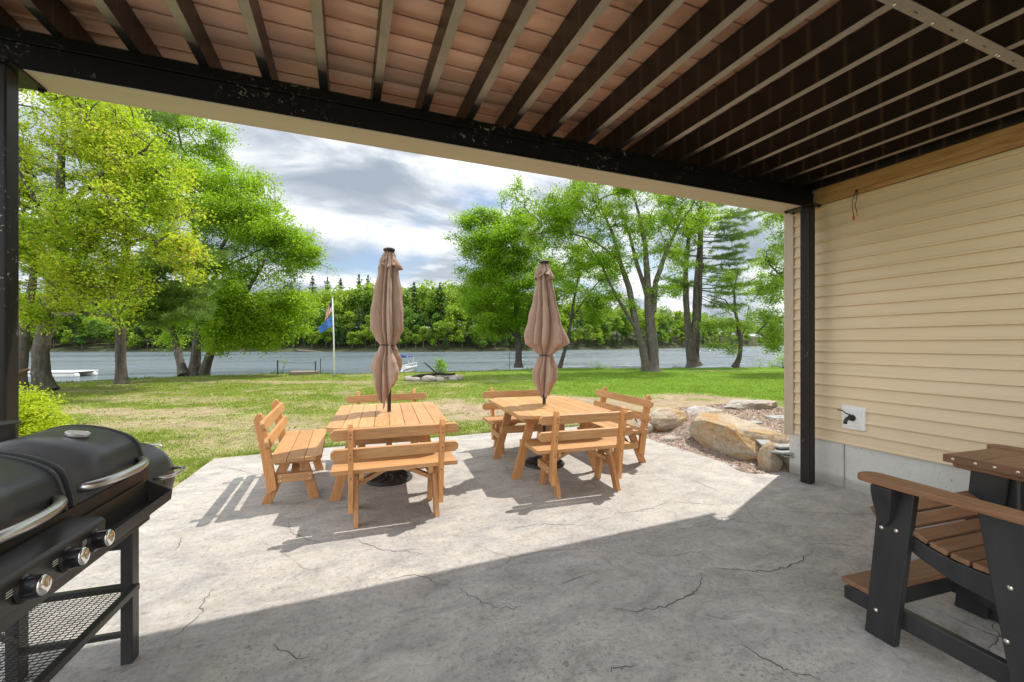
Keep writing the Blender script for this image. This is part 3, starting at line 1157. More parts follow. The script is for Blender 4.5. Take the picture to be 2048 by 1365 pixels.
def make_table():
    t = thing('picnic_table', (0.42, 4.74, 0), 'golden cedar picnic table with clipped corners, the left one, under the taller folded umbrella', 'table', TURN, 'picnic tables on the patio')
    hw, hl, zt, th = 0.55, 0.755, 0.745, 0.036
    m_ = MB()
    npl, gap = 8, 0.004
    pw = 2 * hw / npl
    cc = 0.085
    for i in range(npl):
        x0, x1 = -hw + i * pw + gap / 2, -hw + (i + 1) * pw - gap / 2
        def lim(x):
            return hl - max(0.0, cc - (hw - abs(x)))
        m_.prism([(x0, -lim(x0), zt - th), (x1, -lim(x1), zt - th), (x1, lim(x1), zt - th), (x0, lim(x0), zt - th)], (0, 0, th))
    m_.build('tabletop', M['cedar'], t, 0.003)
    m_ = MB()
    for y in (-0.47, 0.47):
        m_.box(-0.42, 0.42, y - 0.02, y + 0.02, 0.64, 0.7085)
    for x in (-0.47, 0.47):
        m_.box(x - 0.02, x + 0.02, -0.62, 0.62, 0.665, 0.7088)
    m_.build('apron', M['cedar_x'], t, 0.003)
    for y in (-0.425, 0.425):
        for sx in (-1, 1):
            b_ = MB()
            b_.prism([(sx * 0.30 - 0.05, y - 0.02, 0.7085), (sx * 0.30 + 0.05, y - 0.02, 0.7085), (sx * 0.50 + 0.05, y - 0.02, 0.0), (sx * 0.50 - 0.05, y - 0.02, 0.0)], (0, 0.04, 0))
            b_.build('leg', M['cedar_z'], t, 0.004)
        b_ = MB()
        yy = y + (0.0205 if y < 0 else -0.0605)
        b_.box(-0.44, 0.44, yy, yy + 0.04, 0.33, 0.42)
        b_.build('crossbar', M['cedar_x'], t, 0.004)
    for sy in (-1, 1):
        b_ = MB()
        b_.bar((0.0, sy * 0.38, 0.40), (0.0, sy * 0.06, 0.69), 0.038, 0.075)
        b_.build('brace', M['cedar'], t, 0.003)
    return t


tab1 = make_table()
tab2 = copy_tree(tab1)
tab2.location = (2.27, 4.70, 0)
tag(tab2, 'golden cedar picnic table with clipped corners, the right one, nearer the boulders')


def make_bench(L, hp, loc, rz, label):
    """L seat length, hp half distance between the back posts; seat looks along +y"""
    t = thing('bench', loc, label, 'bench', rz, 'cedar benches around the picnic tables')
    m_ = MB()
    for k in range(3):
        y0 = 0.045 + k * 0.146
        c = 0.05 if k == 2 else 0.0
        m_.prism([(-L / 2, y0, 0.414), (L / 2, y0, 0.414), (L / 2, y0 + 0.142 - c, 0.414), (L / 2 - c, y0 + 0.142, 0.414), (-L / 2 + c, y0 + 0.142, 0.414), (-L / 2, y0 + 0.142 - c, 0.414)], (0, 0, 0.036))
    m_.build('seat', M['cedar_x'], t, 0.003)
    for z, yb in ((0.585, 0.012), (0.752, -0.018)):
        m_ = MB()
        e, hh = 0.042, 0.046
        H = L / 2
        pts = [(-H, -hh + e * 0.6), (-H + e * 0.7, -hh), (H - e * 0.7, -hh), (H, -hh + e * 0.6), (H, hh - e * 0.6), (H - e * 0.7, hh), (-H + e * 0.7, hh), (-H, hh - e * 0.6)]
        lean = -0.2
        m_.prism([(x, yb + zz * lean, z + zz) for x, zz in pts], (0, 0.034, 0.0068))
        m_.build('back_rail', M['cedar_x'], t, 0.005)
    for sx in (-1, 1):
        x0 = sx * hp - 0.02
        m_ = MB()
        # leaning back post
        m_.prism([(x0, -0.035, 0.10), (x0, 0.060, 0.13), (x0, -0.020, 0.80), (x0, -0.045, 0.845), (x0, -0.085, 0.845), (x0, -0.108, 0.80)][::-1] if False else
                 [(x0, 0.012, 0.10), (x0, 0.095, 0.14), (x0, 0.055, 0.42), (x0, -0.012, 0.80), (x0, -0.036, 0.85), (x0, -0.068, 0.85), (x0, -0.096, 0.80), (x0, -0.030, 0.42)], (0.04, 0, 0))
        pst = m_.build('back_post', M['cedar_z'], t, 0.004)
        bolts('bolt', M['oil_bronze'], pst, [(x0 + 0.02, y, z) for z, y in ((0.565, -0.053), (0.60, -0.060), (0.735, -0.085), (0.768, -0.090), (0.40, -0.027))], (0, -1, -0.2), [(0.0055, 0.0), (0.004, 0.005)])
        x1 = x0 - sx * 0.0405
        m_ = MB()
        m_.prism([(x1, -0.045, 0.0), (x1, 0.045, 0.0), (x1, 0.225, 0.41), (x1, 0.130, 0.41)], (0.04, 0, 0))
        m_.build('leg', M['cedar_z'], t, 0.004)
        m_ = MB()
        m_.prism([(x1, 0.365, 0.0), (x1, 0.455, 0.0), (x1, 0.345, 0.41), (x1, 0.255, 0.41)], (0.04, 0, 0))
        m_.build('leg', M['cedar_z'], t, 0.004)
        m_ = MB()
        x2 = x0 + sx * 0.0005
        m_.box(x2, x2 + 0.04, 0.100 if sx else 0, 0.395, 0.195, 0.275)
        br = m_.build('crossbar', M['cedar'], t, 0.004)
        bolts('bolt', M['bolt'], br, [(x2 + (0.04 if sx > 0 else 0), y, z) for y, z in ((0.125, 0.215), (0.125, 0.255), (0.37, 0.215), (0.37, 0.255))], (sx, 0, 0), [(0.008, 0.0), (0.006, 0.004)])
        m_ = MB()
        x3 = x0 - sx * 0.081
        m_.prism([(x3, 0.05, 0.372), (x3, 0.07, 0.345), (x3, 0.42, 0.345), (x3, 0.45, 0.372), (x3, 0.45, 0.4135), (x3, 0.05, 0.4135)], (0.04, 0, 0))
        m_.build('seat_bearer', M['cedar'], t, 0.003)
        m_ = MB()
        m_.bar((sx * (hp - 0.022), 0.24, 0.255), (sx * max(0.06, hp - 0.33), 0.24, 0.398), 0.07, 0.036)
        m_.build('brace', M['cedar_x'], t, 0.003)
    return t


BN, BS = (1.05, 0.37), (1.36, 0.52)
make_bench(*BN, (0.395, 3.66, 0), TURN * 0.4, 'cedar bench with its back to us at the near end of the left picnic table')
make_bench(*BN, (2.245, 3.635, 0), TURN * 0.8, 'cedar bench with its back to us at the near end of the right picnic table')
make_bench(*BN, (0.51, 5.98, 0), math.pi + R_(1.5), 'cedar bench facing us at the far end of the left picnic table')
make_bench(*BN, (2.33, 5.75, 0), math.pi + TURN, 'cedar bench facing us at the far end of the right picnic table')
make_bench(*BS, (-0.71, 4.98, 0), -math.pi / 2 + R_(0.5), 'long cedar bench seen end on at the left side of the left picnic table')
make_bench(*BS, (3.49, 4.81, 0), math.pi / 2 + TURN * 0.7, 'long cedar bench at the right side of the right table, beside the boulders')


def canopy_mesh(prof, folds, seed, lean, hem, side=0.0, flap=None):
    """gathered canvas: prof = [(z, radius)], sharp pleats, ragged hem"""
    rg = random.Random(seed)
    n = 112
    ph = [rg.uniform(0, 6.28) for _ in range(6)]
    amp = [rg.uniform(0.72, 1.22) for _ in range(folds)]
    zs = []
    for (za, ra), (zb, rb) in zip(prof[:-1], prof[1:]):
        for k in range(7):
            f = k / 7
            f2 = f * f * (3 - 2 * f)
            zs.append((za + (zb - za) * f, ra + (rb - ra) * f2))
    zs.append(prof[-1])
    zt, zl = zs[0][0], zs[-1][0]
    V = []
    for z, r in zs:
        f = (zt - z) / (zt - zl)
        for k in range(n):
            a = 2 * math.pi * k / n
            a2 = a + 0.25 * math.sin(f * 5 + ph[0]) + 0.12 * math.sin(3 * a + ph[1])
            pa = folds * a2 / 2 + ph[2]
            lob = int(math.floor(pa / math.pi)) % folds
            pl = abs(math.sin(pa)) ** 0.85 * amp[lob]
            w = 0.40 + 0.70 * pl + 0.16 * math.cos(2 * a + ph[3] + f * 2.2) + 0.08 * math.cos(3 * a + ph[4] - 3.5 * f) + 0.05 * math.sin(a * 11 + f * 9) * f
            rr = r * w
            sr = a + YAW                                 # 0 = towards the right of the picture
            if flap:
                da = math.atan2(math.sin(sr - flap[0]), math.cos(sr - flap[0]))
                rr *= 1 + flap[2] * math.exp(-(da / 0.7) ** 2) * math.exp(-((z - flap[1]) / 0.15) ** 2)
            cx, cy = lean(f)
            zz = z
            if f > 0.55:
                zz = z + (f - 0.55) / 0.45 * hem * (0.5 + 0.5 * math.sin(4 * a2 + ph[5])) * (0.6 + 0.5 * math.sin(a + ph[1])) + ((f - 0.55) / 0.45) ** 2 * side * abs(math.cos(sr)) ** 1.3 * (1.0 if math.cos(sr) < 0 else 1.15)
            V.append((cx + rr * math.cos(a), cy + rr * math.sin(a), zz))
    m = len(zs)
    F = []
    for i in range(m - 1):
        for k in range(n):
            k2 = (k + 1) % n
            F.append((i * n + k, (i + 1) * n + k, (i + 1) * n + k2, i * n + k2))
    return V, F


def make_umbrella(loc, label, ztop, prof, tie_z, tie_r, seed, lean, hem, side=0.0, flap=None, folds=8):
    t = thing('patio_umbrella', loc, label, 'umbrella', 0, 'folded umbrellas through the picnic tables')
    b_ = MB()
    b_.lathe([(0.25, 0.0), (0.255, 0.012), (0.24, 0.03), (0.19, 0.042), (0.10, 0.060), (0.05, 0.085), (0.034, 0.10), (0.030, 0.40), (0.027, 0.405)], (0, 0, 0), 32)
    for k in range(12):
        a = k * math.pi / 6
        b_.tube([(0.07 * math.cos(a), 0.07 * math.sin(a), 0.072), (0.14 * math.cos(a + 0.25), 0.14 * math.sin(a + 0.25), 0.06), (0.225 * math.cos(a + 0.05), 0.225 * math.sin(a + 0.05), 0.036)], 0.012, 6)
    b_.build('base', M['cast'], t, 0, False)
    b_ = MB()
    b_.tube([(0, 0, 0.06), (0, 0, 0.5), (0, 0, 1.4), (0, 0, ztop - 0.03)], 0.021, 14)
    b_.build('pole', M['bronze'], t, 0, True)
    V, F = canopy_mesh(prof, folds, seed, lean, hem, side, flap)
    cn = np_mesh('canopy', V, F, M['fabric'], t, None, True)
    sm = cn.modifiers.new('thickness', 'SOLIDIFY')
    sm.thickness = 0.004
    # little vent skirt at the top
    vp = [(ztop - 0.035, 0.046), (ztop - 0.08, 0.066), (ztop - 0.16, 0.098), (ztop - 0.235, 0.128)]
    V, F = canopy_mesh(vp, 8, seed + 3, lambda f: (0, 0), 0.06)
    vn = np_mesh('vent_skirt', V, F, M['fabric'], cn, None, True)
    sm = vn.modifiers.new('thickness', 'SOLIDIFY')
    sm.thickness = 0.004
    b_ = MB()
    b_.lathe([(0.035, -0.05), (0.040, -0.036), (0.060, -0.032), (0.064, -0.022), (0.062, -0.008), (0.045, 0.0), (0.0, 0.002)], (0, 0, ztop), 24)
    b_.build('top_cap', M['bronze'], t, 0, False)
    b_ = MB()
    ring = []
    for k in range(33):
        a = 2 * math.pi * k / 32
        cx, cy = lean((prof[0][0] - tie_z) / (prof[0][0] - prof[-1][0]))
        ring.append((cx + tie_r * math.cos(a), cy + tie_r * math.sin(a), tie_z + 0.006 * math.sin(2 * a)))
    b_.tube(ring, 0.008, 8, False)
    if seed == 2:
        b_.tube([(0, -tie_r, tie_z), (0.02, -tie_r - 0.02, tie_z - 0.03), (0.05, -tie_r - 0.015, tie_z - 0.055)], 0.004, 6)
    b_.build('tie_strap', M['wire_black'] if False else M['bronze'], t, 0, True)
    return t


make_umbrella((0.43, 4.82, 0), 'folded taupe umbrella over the left table, tied high with its hem hanging loose', 2.55,
              [(2.49, 0.048), (2.30, 0.095), (2.05, 0.130), (1.82, 0.155), (1.66, 0.158), (1.55, 0.120), (1.475, 0.080), (1.41, 0.100), (1.25, 0.150), (1.10, 0.170), (0.98, 0.165), (0.76, 0.11)],
              1.478, 0.078, 2, lambda f: (-0.012 - 0.07 * max(0, f - 0.62), -0.01), 0.12, 0.36)
make_umbrella((2.28, 4.72, 0), 'folded taupe umbrella over the right table, flaring wide just above its tie', 2.525,
              [(2.46, 0.044), (2.28, 0.085), (2.05, 0.125), (1.80, 0.170), (1.60, 0.205), (1.50, 0.195), (1.41, 0.115), (1.345, 0.066), (1.28, 0.085), (1.12, 0.132), (1.0, 0.130), (0.90, 0.09), (0.78, 0.05)],
              1.347, 0.068, 9, lambda f: (0.02 * math.sin(f * 3.1), 0.0), 0.12, 0.06, (0.1, 1.46, 0.5), 8)

# ================================================================== THE BLACK AND BROWN CHAIRS
CH_TURN = R_(-4.5)


def make_chair(loc, rz, label):
    """tall adirondack chair; x to its right, y to its front, origin at the foot of its left front leg"""
    t = thing('tall_chair', loc, label, 'chair', rz, 'tall black and brown chairs by the wall')
    Wd = 0.72
    for sx in (0, 1):
        xo = Wd * sx
        s = 1 if sx else -1
        m_ = MB()      # front leg: wide board leaning back a little
        m_.prism([(xo - 0.02, -0.10, 0.0), (xo - 0.02, 0.035, 0.0), (xo - 0.02, -0.035, 0.795), (xo - 0.02, -0.185, 0.795)], (0.04, 0, 0))
        lg = m_.build('leg', M['black_poly'], t, 0.006)
        m_ = MB()      # curved bracket under the arm
        xb = xo + s * 0.0205
        rings = []
        for z, hw, th in ((0.795, 0.050, 0.072), (0.76, 0.049, 0.066), (0.72, 0.046, 0.054), (0.68, 0.041, 0.042), (0.64, 0.033, 0.032), (0.61, 0.023, 0.024), (0.592, 0.012, 0.018), (0.586, 0.004, 0.012)):
            yc = -0.062 - (z - 0.59) * 0.10
            rings.append([(xb, yc - hw, z), (xb + s * th, yc - hw * 0.9, z), (xb + s * th, yc + hw * 0.9, z), (xb, yc + hw, z)])
        vs = [p for r in rings for p in r]
        fs = [(0, 1, 2, 3), tuple(range(len(vs) - 1, len(vs) - 5, -1))]
        for a in range(len(rings) - 1):
            for k in range(4):
                k2 = (k + 1) % 4
                fs.append((a * 4 + k, a * 4 + k2, a * 4 + 4 + k2, a * 4 + 4 + k)[::-1])
        if s < 0:
            fs = [f[::-1] for f in fs]
        m_.add(vs, fs)
        m_.build('arm_bracket', M['black_poly'], t, 0.008, False, 3)
        bolts('bolt', M['bolt'], lg, [(xo + s * 0.020, y, z) for y, z in ((-0.045, 0.572), (-0.108, 0.582), (-0.02, 0.14))], (s, 0, 0), [(0.010, 0.0), (0.009, 0.003), (0.004, 0.006)])
        m_ = MB()      # rear leg
        m_.prism([(xo - 0.02, -0.66, 0.0), (xo - 0.02, -0.52, 0.0), (xo - 0.02, -0.40, 0.795), (xo - 0.02, -0.54, 0.795)], (0.04, 0, 0))
        lg = m_.build('leg', M['black_poly'], t, 0.006)
        bolts('bolt', M['bolt'], lg, [(xo + s * 0.020, y, z) for y, z in ((-0.49, 0.30), (-0.55, 0.315), (-0.50, 0.52))], (s, 0, 0), [(0.010, 0.0), (0.009, 0.003), (0.004, 0.006)])
        xi = xo - s * 0.041
        m_ = MB()      # lower rail that also carries the footrest
        m_.prism([(xi - 0.02, 0.165, 0.16), (xi - 0.02, 0.165, 0.09), (xi - 0.02, -0.62, 0.09), (xi - 0.02, -0.62, 0.185), (xi - 0.02, 0.0, 0.185)], (0.04, 0, 0))
        m_.build('lower_rail', M['black_poly'], t, 0.005)
        m_ = MB()      # curved seat side
        top = [(0.005, 0.645), (-0.06, 0.612), (-0.13, 0.575), (-0.21, 0.545), (-0.30, 0.525), (-0.40, 0.52), (-0.52, 0.535), (-0.62, 0.56)]
        bot = [(-0.62, 0.42), (-0.45, 0.41), (-0.30, 0.43), (-0.18, 0.475), (-0.08, 0.53), (0.0, 0.565)]
        m_.prism([(xi - 0.02, y, z) for y, z in top + bot], (0.04, 0, 0))
        m_.build('seat_side', M['black_poly'], t, 0.005)
        m_ = MB()      # arm, broad at the front and rounded
        xa = xo + s * 0.015
        arm = []
        for k in range(13):
            a = math.pi * k / 12
            arm.append((xa + s * 0.005 + 0.066 * math.cos(a), 0.0 + 0.055 * math.sin(a) ** 0.8))
        arm += [(xa + s * 0.005 - 0.066, -0.16), (xa - 0.052, -0.36), (xa - 0.045, -0.72), (xa + 0.045, -0.72), (xa + 0.052, -0.36), (xa + s * 0.005 + 0.066, -0.16)]
        m_.prism([(x, y - 0.005, 0.796 + 0.02 * 0 - y * 0.0) for x, y in arm], (0, 0, 0.032))
        m_.build('armrest', M['brown_y'], t, 0.006)
        # strut that holds back and arm
    m_ = MB()
    prof = [(0.012, 0.618, 55), (-0.035, 0.640, 28), (-0.105, 0.604, 26), (-0.180, 0.570, 21), (-0.255, 0.547, 15), (-0.330, 0.534, 8), (-0.405, 0.531, 0), (-0.480, 0.540, -6)]
    for y, z, an in prof:
        c_, s_ = math.cos(R_(an)), math.sin(R_(an))
        hw = 0.032
        p = [(y + hw * c_, z + hw * s_), (y - hw * c_, z - hw * s_), (y - hw * c_ - 0.024 * s_ * -1 * -1, z - hw * s_ + 0.024 * c_), (y + hw * c_ - 0.024 * s_, z + hw * s_ + 0.024 * c_)]
        over = 0.012
        m_.prism([(0.02 - over, a, b) for a, b in p], (Wd - 0.04 + 2 * over, 0, 0))
    m_.build('seat', M['brown'], t, 0.004)
    m_ = MB()
    m_.box(0.0, Wd, 0.015, 0.165, 0.186, 0.212)
    m_.build('footrest', M['brown'], t, 0.004)
    m_ = MB()
    m_.box(0.061, Wd - 0.061, 0.02, 0.05, 0.095, 0.18)
    m_.build('stretcher', M['black_poly'], t, 0.004)
    # back slats, fan shaped
    m_ = MB()
    for k in range(6):
        f = (k - 2.5) / 2.5
        x0, x1 = Wd / 2 + f * 0.26, Wd / 2 + f * 0.33
        H = 1.30 - 0.10 * f * f
        m_.prism([(x0 - 0.043, -0.50, 0.50), (x0 + 0.043, -0.50, 0.50), (x1 + 0.05, -0.50 - 0.30, H), (x1, -0.50 - 0.31, H + 0.03), (x1 - 0.05, -0.50 - 0.30, H)], (0, -0.022, -0.006))
    m_.build('backrest', M['brown'], t, 0.004)
    m_ = MB()
    m_.box(-0.01, Wd + 0.01, -0.62, -0.58, 0.72, 0.79)
    m_.build('back_bar', M['black_poly'], t, 0.004)
    return t


c1 = make_chair((2.53, 1.335, 0), CH_TURN, 'tall black and brown slatted chair in the foreground, with a footrest')
c2 = copy_tree(c1)
c2.location = (4.00, 1.40, 0)
c2.rotation_euler = (0, 0, R_(-1.0))
tag(c2, 'tall black and brown chair nearest the house wall, mostly out of the picture')
st_ = thing('side_table', (3.20, 1.34, 0), 'brown plank side table with bolted edge between the two tall chairs', 'table', CH_TURN)
m_ = MB()
for k in range(3):
    y1 = 0.0 - k * 0.152
    m_.box(0.0, 0.44, y1 - 0.149, y1, 0.848, 0.866)
m_.build('tabletop', M['brown'], st_, 0.003)
m_ = MB()
m_.box(-0.022, 0.0, -0.455, 0.0, 0.824, 0.8665)
ed = m_.build('edge_board', M['brown_y'], st_, 0.003)
m_ = MB()
m_.box(0.4405, 0.4625, -0.455, 0.0, 0.824, 0.8665)
m_.build('edge_board', M['brown_y'], st_, 0.003)
bolts('screw', M['bolt'], ed, [(-0.022, y, 0.848) for y in (-0.045, -0.14, -0.215, -0.30, -0.40)], (-1, 0, 0), [(0.008, 0.0), (0.0075, 0.003), (0.003, 0.005)])
m_ = MB()
m_.prism([(0.06, -0.12, 0.0), (0.06, -0.26, 0.0), (0.06, -0.26, 0.847), (0.06, -0.12, 0.847)], (0.04, 0, 0))
m_.build('leg', M['black_poly'], st_, 0.005)
m_ = MB()
m_.prism([(0.35, -0.12, 0.0), (0.35, -0.26, 0.0), (0.35, -0.26, 0.847), (0.35, -0.12, 0.847)], (0.04, 0, 0))
m_.build('leg', M['black_poly'], st_, 0.005)

# ================================================================== THE GRILL
AL = R_(3.8)
gr = thing('barbecue_grill', (-0.934, 2.52, 0), 'long black barbecue with two hoods, knobs, a side firebox and a mesh shelf', 'barbecue', -AL)
# local frame: x = towards the front (o), y = away from us (so s = -y)


def gp(o, s, z):
    return (o, -s, z)


def loft(secs, closed=False):
    """secs: list of rings of equal length"""
    m_ = MB()
    n = len(secs[0])
    vs = [p for r in secs for p in r]
    fs = []
    for i in range(len(secs) - 1):
        for k in range(n - (0 if closed else 1)):
            k2 = (k + 1) % n
            fs.append((i * n + k, i * n + k2, (i + 1) * n + k2, (i + 1) * n + k))
    m_.add(vs, fs)
    return m_


def arc_pts(pts, n=6):
    """smooth open curve through points (Catmull-Rom)"""
    out = []
    P = [Vector((a, b, 0)) for a, b in pts]
    for i in range(len(P) - 1):
        p0, p1, p2, p3 = P[max(i - 1, 0)], P[i], P[i + 1], P[min(i + 2, len(P) - 1)]
        for k in range(n):
            f = k / n
            q = 0.5 * ((2 * p1) + (p2 - p0) * f + (2 * p0 - 5 * p1 + 4 * p2 - p3) * f * f + (3 * p1 - p0 - 3 * p2 + p3) * f ** 3)
            out.append((q.x, q.y))
    out.append(pts[-1])
    return out


LID = arc_pts([(0.0, 0.885), (-0.012, 0.96), (-0.035, 1.022), (-0.085, 1.062), (-0.17, 1.096), (-0.28, 1.112), (-0.38, 1.092), (-0.455, 1.03), (-0.485, 0.95), (-0.49, 0.885)], 4)


def hood(s0, s1, name, label):
    m_ = MB()
    ring = [(o, z) for o, z in LID]
    inner = [(o * 0.985 - 0.004, z - 0.006) for o, z in LID]
    # shell with rolled rims at both ends, and end walls
    for a, b, off in ((s0, s0 + 0.012, 0.004), (s0 + 0.0121, s1 - 0.0121, 0.0), (s1 - 0.012, s1, 0.004)):
        r2 = [(-0.245 + (o + 0.245) * (1 + off / 0.245), z + (off if z > 0.89 else 0)) for o, z in ring]
        vs = [gp(o, a, z) for o, z in r2] + [gp(o, b, z) for o, z in r2]
        n = len(r2)
        m_.add(vs, [(k, k + 1, n + k + 1, n + k) for k in range(n - 1)] + [tuple(range(n - 1, -1, -1)), tuple(range(n, 2 * n))])
    lid = m_.build(name, M['grill'], gr)
    lid['label'] = label
    for p in lid.data.polygons:
        p.use_smooth = len(p.vertices) == 4
    # handle: steel bar bowed outwards
    hm = MB()
    pts = []
    c0, c1_ = s0 + 0.045, s1 - 0.045
    for k in range(25):
        f = k / 24
        s_ = c0 + (c1_ - c0) * f
        out = 0.085 * max(0.0, math.sin(math.pi * f)) ** 0.55
        pts.append(gp(-0.012 + out, s_, 0.938 + 0.004 * math.sin(math.pi * f)))
    hm.tube(pts, 0.0185, 14)
    hm.build('handle', M['steel'], lid, 0, True)
    return lid


far_lid = hood(-0.07, 0.445, 'hood', 'far hood with a round thermometer')
near_lid = hood(0.475, 1.02, 'hood', 'near hood, cut off by the picture edge')
m_ = MB()
m_.lathe([(0.0, 0.0), (0.036, 0.0), (0.042, 0.006), (0.042, 0.016), (0.037, 0.018), (0.034, 0.0155), (0.0, 0.0155)], gp(-0.165, 0.115, 1.092), 28, (0.25, 0, 1))
th_ = m_.build('thermometer', M['steel'], far_lid, 0, False)
m_ = MB()
m_.lathe([(0.0, 0.0), (0.0335, 0.0), (0.0335, 0.001), (0.0, 0.001)], gp(-0.165 + 0.25 / 1.03 * 0.0158, 0.115, 1.092 + 0.0158 / 1.03), 28, (0.25, 0, 1))
m_.build('dial', M['dial'], th_)
m_ = MB()
m_.lathe([(0.062, 0.0), (0.062, 0.105), (0.074, 0.107), (0.074, 0.113), (0.0, 0.115)], gp(-0.42, 0.145, 1.055), 28)
m_.build('chimney', M['grill_body'], gr, 0, False)
m_ = MB()     # trough under the two hoods
for s0, s1 in ((-0.085, 1.035),):
    pf = [(0.006, 0.883), (0.004, 0.79), (-0.004, 0.70), (-0.06, 0.63), (-0.2, 0.60), (-0.34, 0.62), (-0.46, 0.70), (-0.495, 0.883)]
    n = len(pf)
    vs = [gp(o, s0, z) for o, z in pf] + [gp(o, s1, z) for o, z in pf]
    m_.add(vs, [(k, k + 1, n + k + 1, n + k) for k in range(n - 1)] + [tuple(range(n - 1, -1, -1)), tuple(range(n, 2 * n)), (0, n, 2 * n - 1, n - 1)])
m_.build('body', M['grill_rust'], gr)
m_ = MB()
m_.box(-0.02, 0.012, -1.04, 0.09, 0.622, 0.672)
m_.box(-0.44, -0.41, -1.04, 0.09, 0.622, 0.672)
m_.build('frame_rail', M['grill_body'], gr, 0.003)
m_ = MB()     # solid black fill put in as the dark gap between the hoods
m_.prism([gp(o * 0.95 - 0.012, 0.446, z - 0.012) for o, z in LID], (0, -0.028, 0))
m_.build('gap_fill', M['wire_black'], gr)
m_ = MB()     # tray hung on the far half
a0, a1 = -0.05, 0.43
zb = 0.725
def quadbox(pts, th):
    m_.prism(pts, th)
m_.prism([gp(0.014, a0, 0.832), gp(0.014, a1, 0.832), gp(0.026, a1, zb), gp(0.026, a0, zb)], (0.004, 0, 0))
m_.prism([gp(0.030, a0, zb), gp(0.030, a1, zb), gp(0.112, a1, zb), gp(0.112, a0, zb)], (0, 0, 0.004))
m_.prism([gp(0.112, a0, zb), gp(0.112, a1, zb), gp(0.118, a1, 0.775), gp(0.118, a0, 0.775)], (0.004, 0, 0))
for s_ in (a0, a1 - 0.004):
    m_.prism([gp(0.018, s_, 0.832), gp(0.118, s_, 0.775), gp(0.112, s_, zb + 0.004), gp(0.030, s_, zb + 0.004)], (0, -0.004, 0))
m_.build('tray', M['grill_body'], gr, 0.002)
m_ = MB()     # control panel on the near half
m_.prism([gp(0.010, 0.475, 0.862), gp(0.105, 0.475, 0.848), gp(0.118, 0.475, 0.835), gp(0.110, 0.475, 0.735), gp(0.02, 0.475, 0.70)], (0, -0.55, 0))
pn = m_.build('control_panel', M['grill_body'], gr, 0.006)
m_ = MB()     # printed ticks beside each knob
for s_ in (0.545, 0.685, 0.86):
    for k in range(3):
        m_.box(0.1155, 0.1165, -(s_ + 0.062), -(s_ + 0.04 - 0.004 * k), 0.806 - k * 0.007, 0.8085 - k * 0.007)
m_.build('panel_marking', M['white_pl'], pn)
for s_ in (0.545, 0.685, 0.86):
    m_ = MB()
    m_.lathe([(0.0, 0.0), (0.040, 0.0), (0.040, 0.006), (0.033, 0.012), (0.031, 0.045), (0.029, 0.048), (0.0, 0.048)], gp(0.112, s_, 0.787), 28, (1, 0, 0.06))
    kn = m_.build('knob', M['knob_black'], pn, 0, False)
    m_ = MB()
    m_.lathe([(0.0, 0.0), (0.0285, 0.0), (0.0285, 0.002), (0.024, 0.0055), (0.010, 0.0075), (0.0, 0.008)], gp(0.160, s_, 0.790), 28, (1, 0, 0.06))
    m_.build('knob_face', M['chrome'], kn, 0, True)
for o, s_ in ((-0.022, 0.012), (-0.43, 0.012), (-0.022, 1.0), (-0.43, 1.0)):
    m_ = MB()
    m_.box(o - 0.025, o + 0.022, -s_ - 0.03, -s_ + 0.03, 0.0, 0.622)
    m_.build('leg', M['grill_body'], gr, 0.004)
m_ = MB()
m_.box(-0.012, 0.02, -0.969, -0.02, 0.335, 0.365)
m_.box(-0.43, -0.40, -0.969, -0.02, 0.335, 0.365)
m_.box(-0.404, -0.048, -0.026, 0.0, 0.335, 0.365)
m_.box(-0.404, -0.048, -1.0, -0.975, 0.335, 0.365)
sf = m_.build('shelf_frame', M['grill_body'], gr, 0.003)
m_ = MB()
for k in range(55):
    y = -0.04 - k * 0.0172
    m_.bar((-0.40, y, 0.352), (-0.01, y, 0.352), 0.0024, 0.0024)
for k in range(16):
    x = -0.39 + k * 0.0248
    m_.bar((x, -0.97, 0.3546), (x, -0.03, 0.3546), 0.0024, 0.0024)
m_.build('shelf_mesh', M['grill_body'], sf)
m_ = MB()
m_.box(-0.404, -0.048, -0.018, 0.002, 0.115, 0.140)
m_.box(-0.40, -0.05, -1.0, -0.98, 0.115, 0.14)
m_.bar((-0.225, -0.019, 0.128), (-0.225, -0.979, 0.128), 0.02, 0.02)
m_.build('lower_bar', M['grill_body'], gr, 0.002)
m_ = MB()
m_.box(-0.404, -0.048, -0.02, 0.0, 0.53, 0.60)
m_.bar((-0.42, -0.03, 0.18), (-0.42, -0.5, 0.62), 0.02, 0.02)
m_.build('stay', M['grill_body'], gr, 0.002)
m_ = MB()     # round firebox at the far end
m_.lathe([(0.0, -0.02), (0.19, 0.0), (0.20, 0.02), (0.20, 0.30), (0.19, 0.325), (0.10, 0.338), (0.0, 0.342)], gp(-0.20, -0.09, 0.755), 40, (0, 1, 0))
fb = m_.build('firebox', M['grill'], gr, 0, True)
m_ = MB()
m_.tube([gp(-0.005, -0.17, 0.80), gp(0.035, -0.175, 0.802), gp(0.062, -0.20, 0.803), gp(0.068, -0.27, 0.803), gp(0.062, -0.34, 0.803), gp(0.035, -0.365, 0.802), gp(-0.005, -0.37, 0.80)], 0.0085, 10)
m_.build('handle', M['steel'], fb, 0, True)
m_ = MB()
m_.tube([gp(-0.18, -0.43, 0.91), gp(-0.16, -0.455, 0.92), gp(-0.10, -0.455, 0.92), gp(-0.08, -0.43, 0.91)], 0.006, 8)
m_.build('handle', M['steel'], fb, 0, True)
m_ = MB()
m_.box(-0.42, 0.004, 0.26, 0.266, 0.745, 0.757)
m_.build('rim', M['grill_body'], fb)

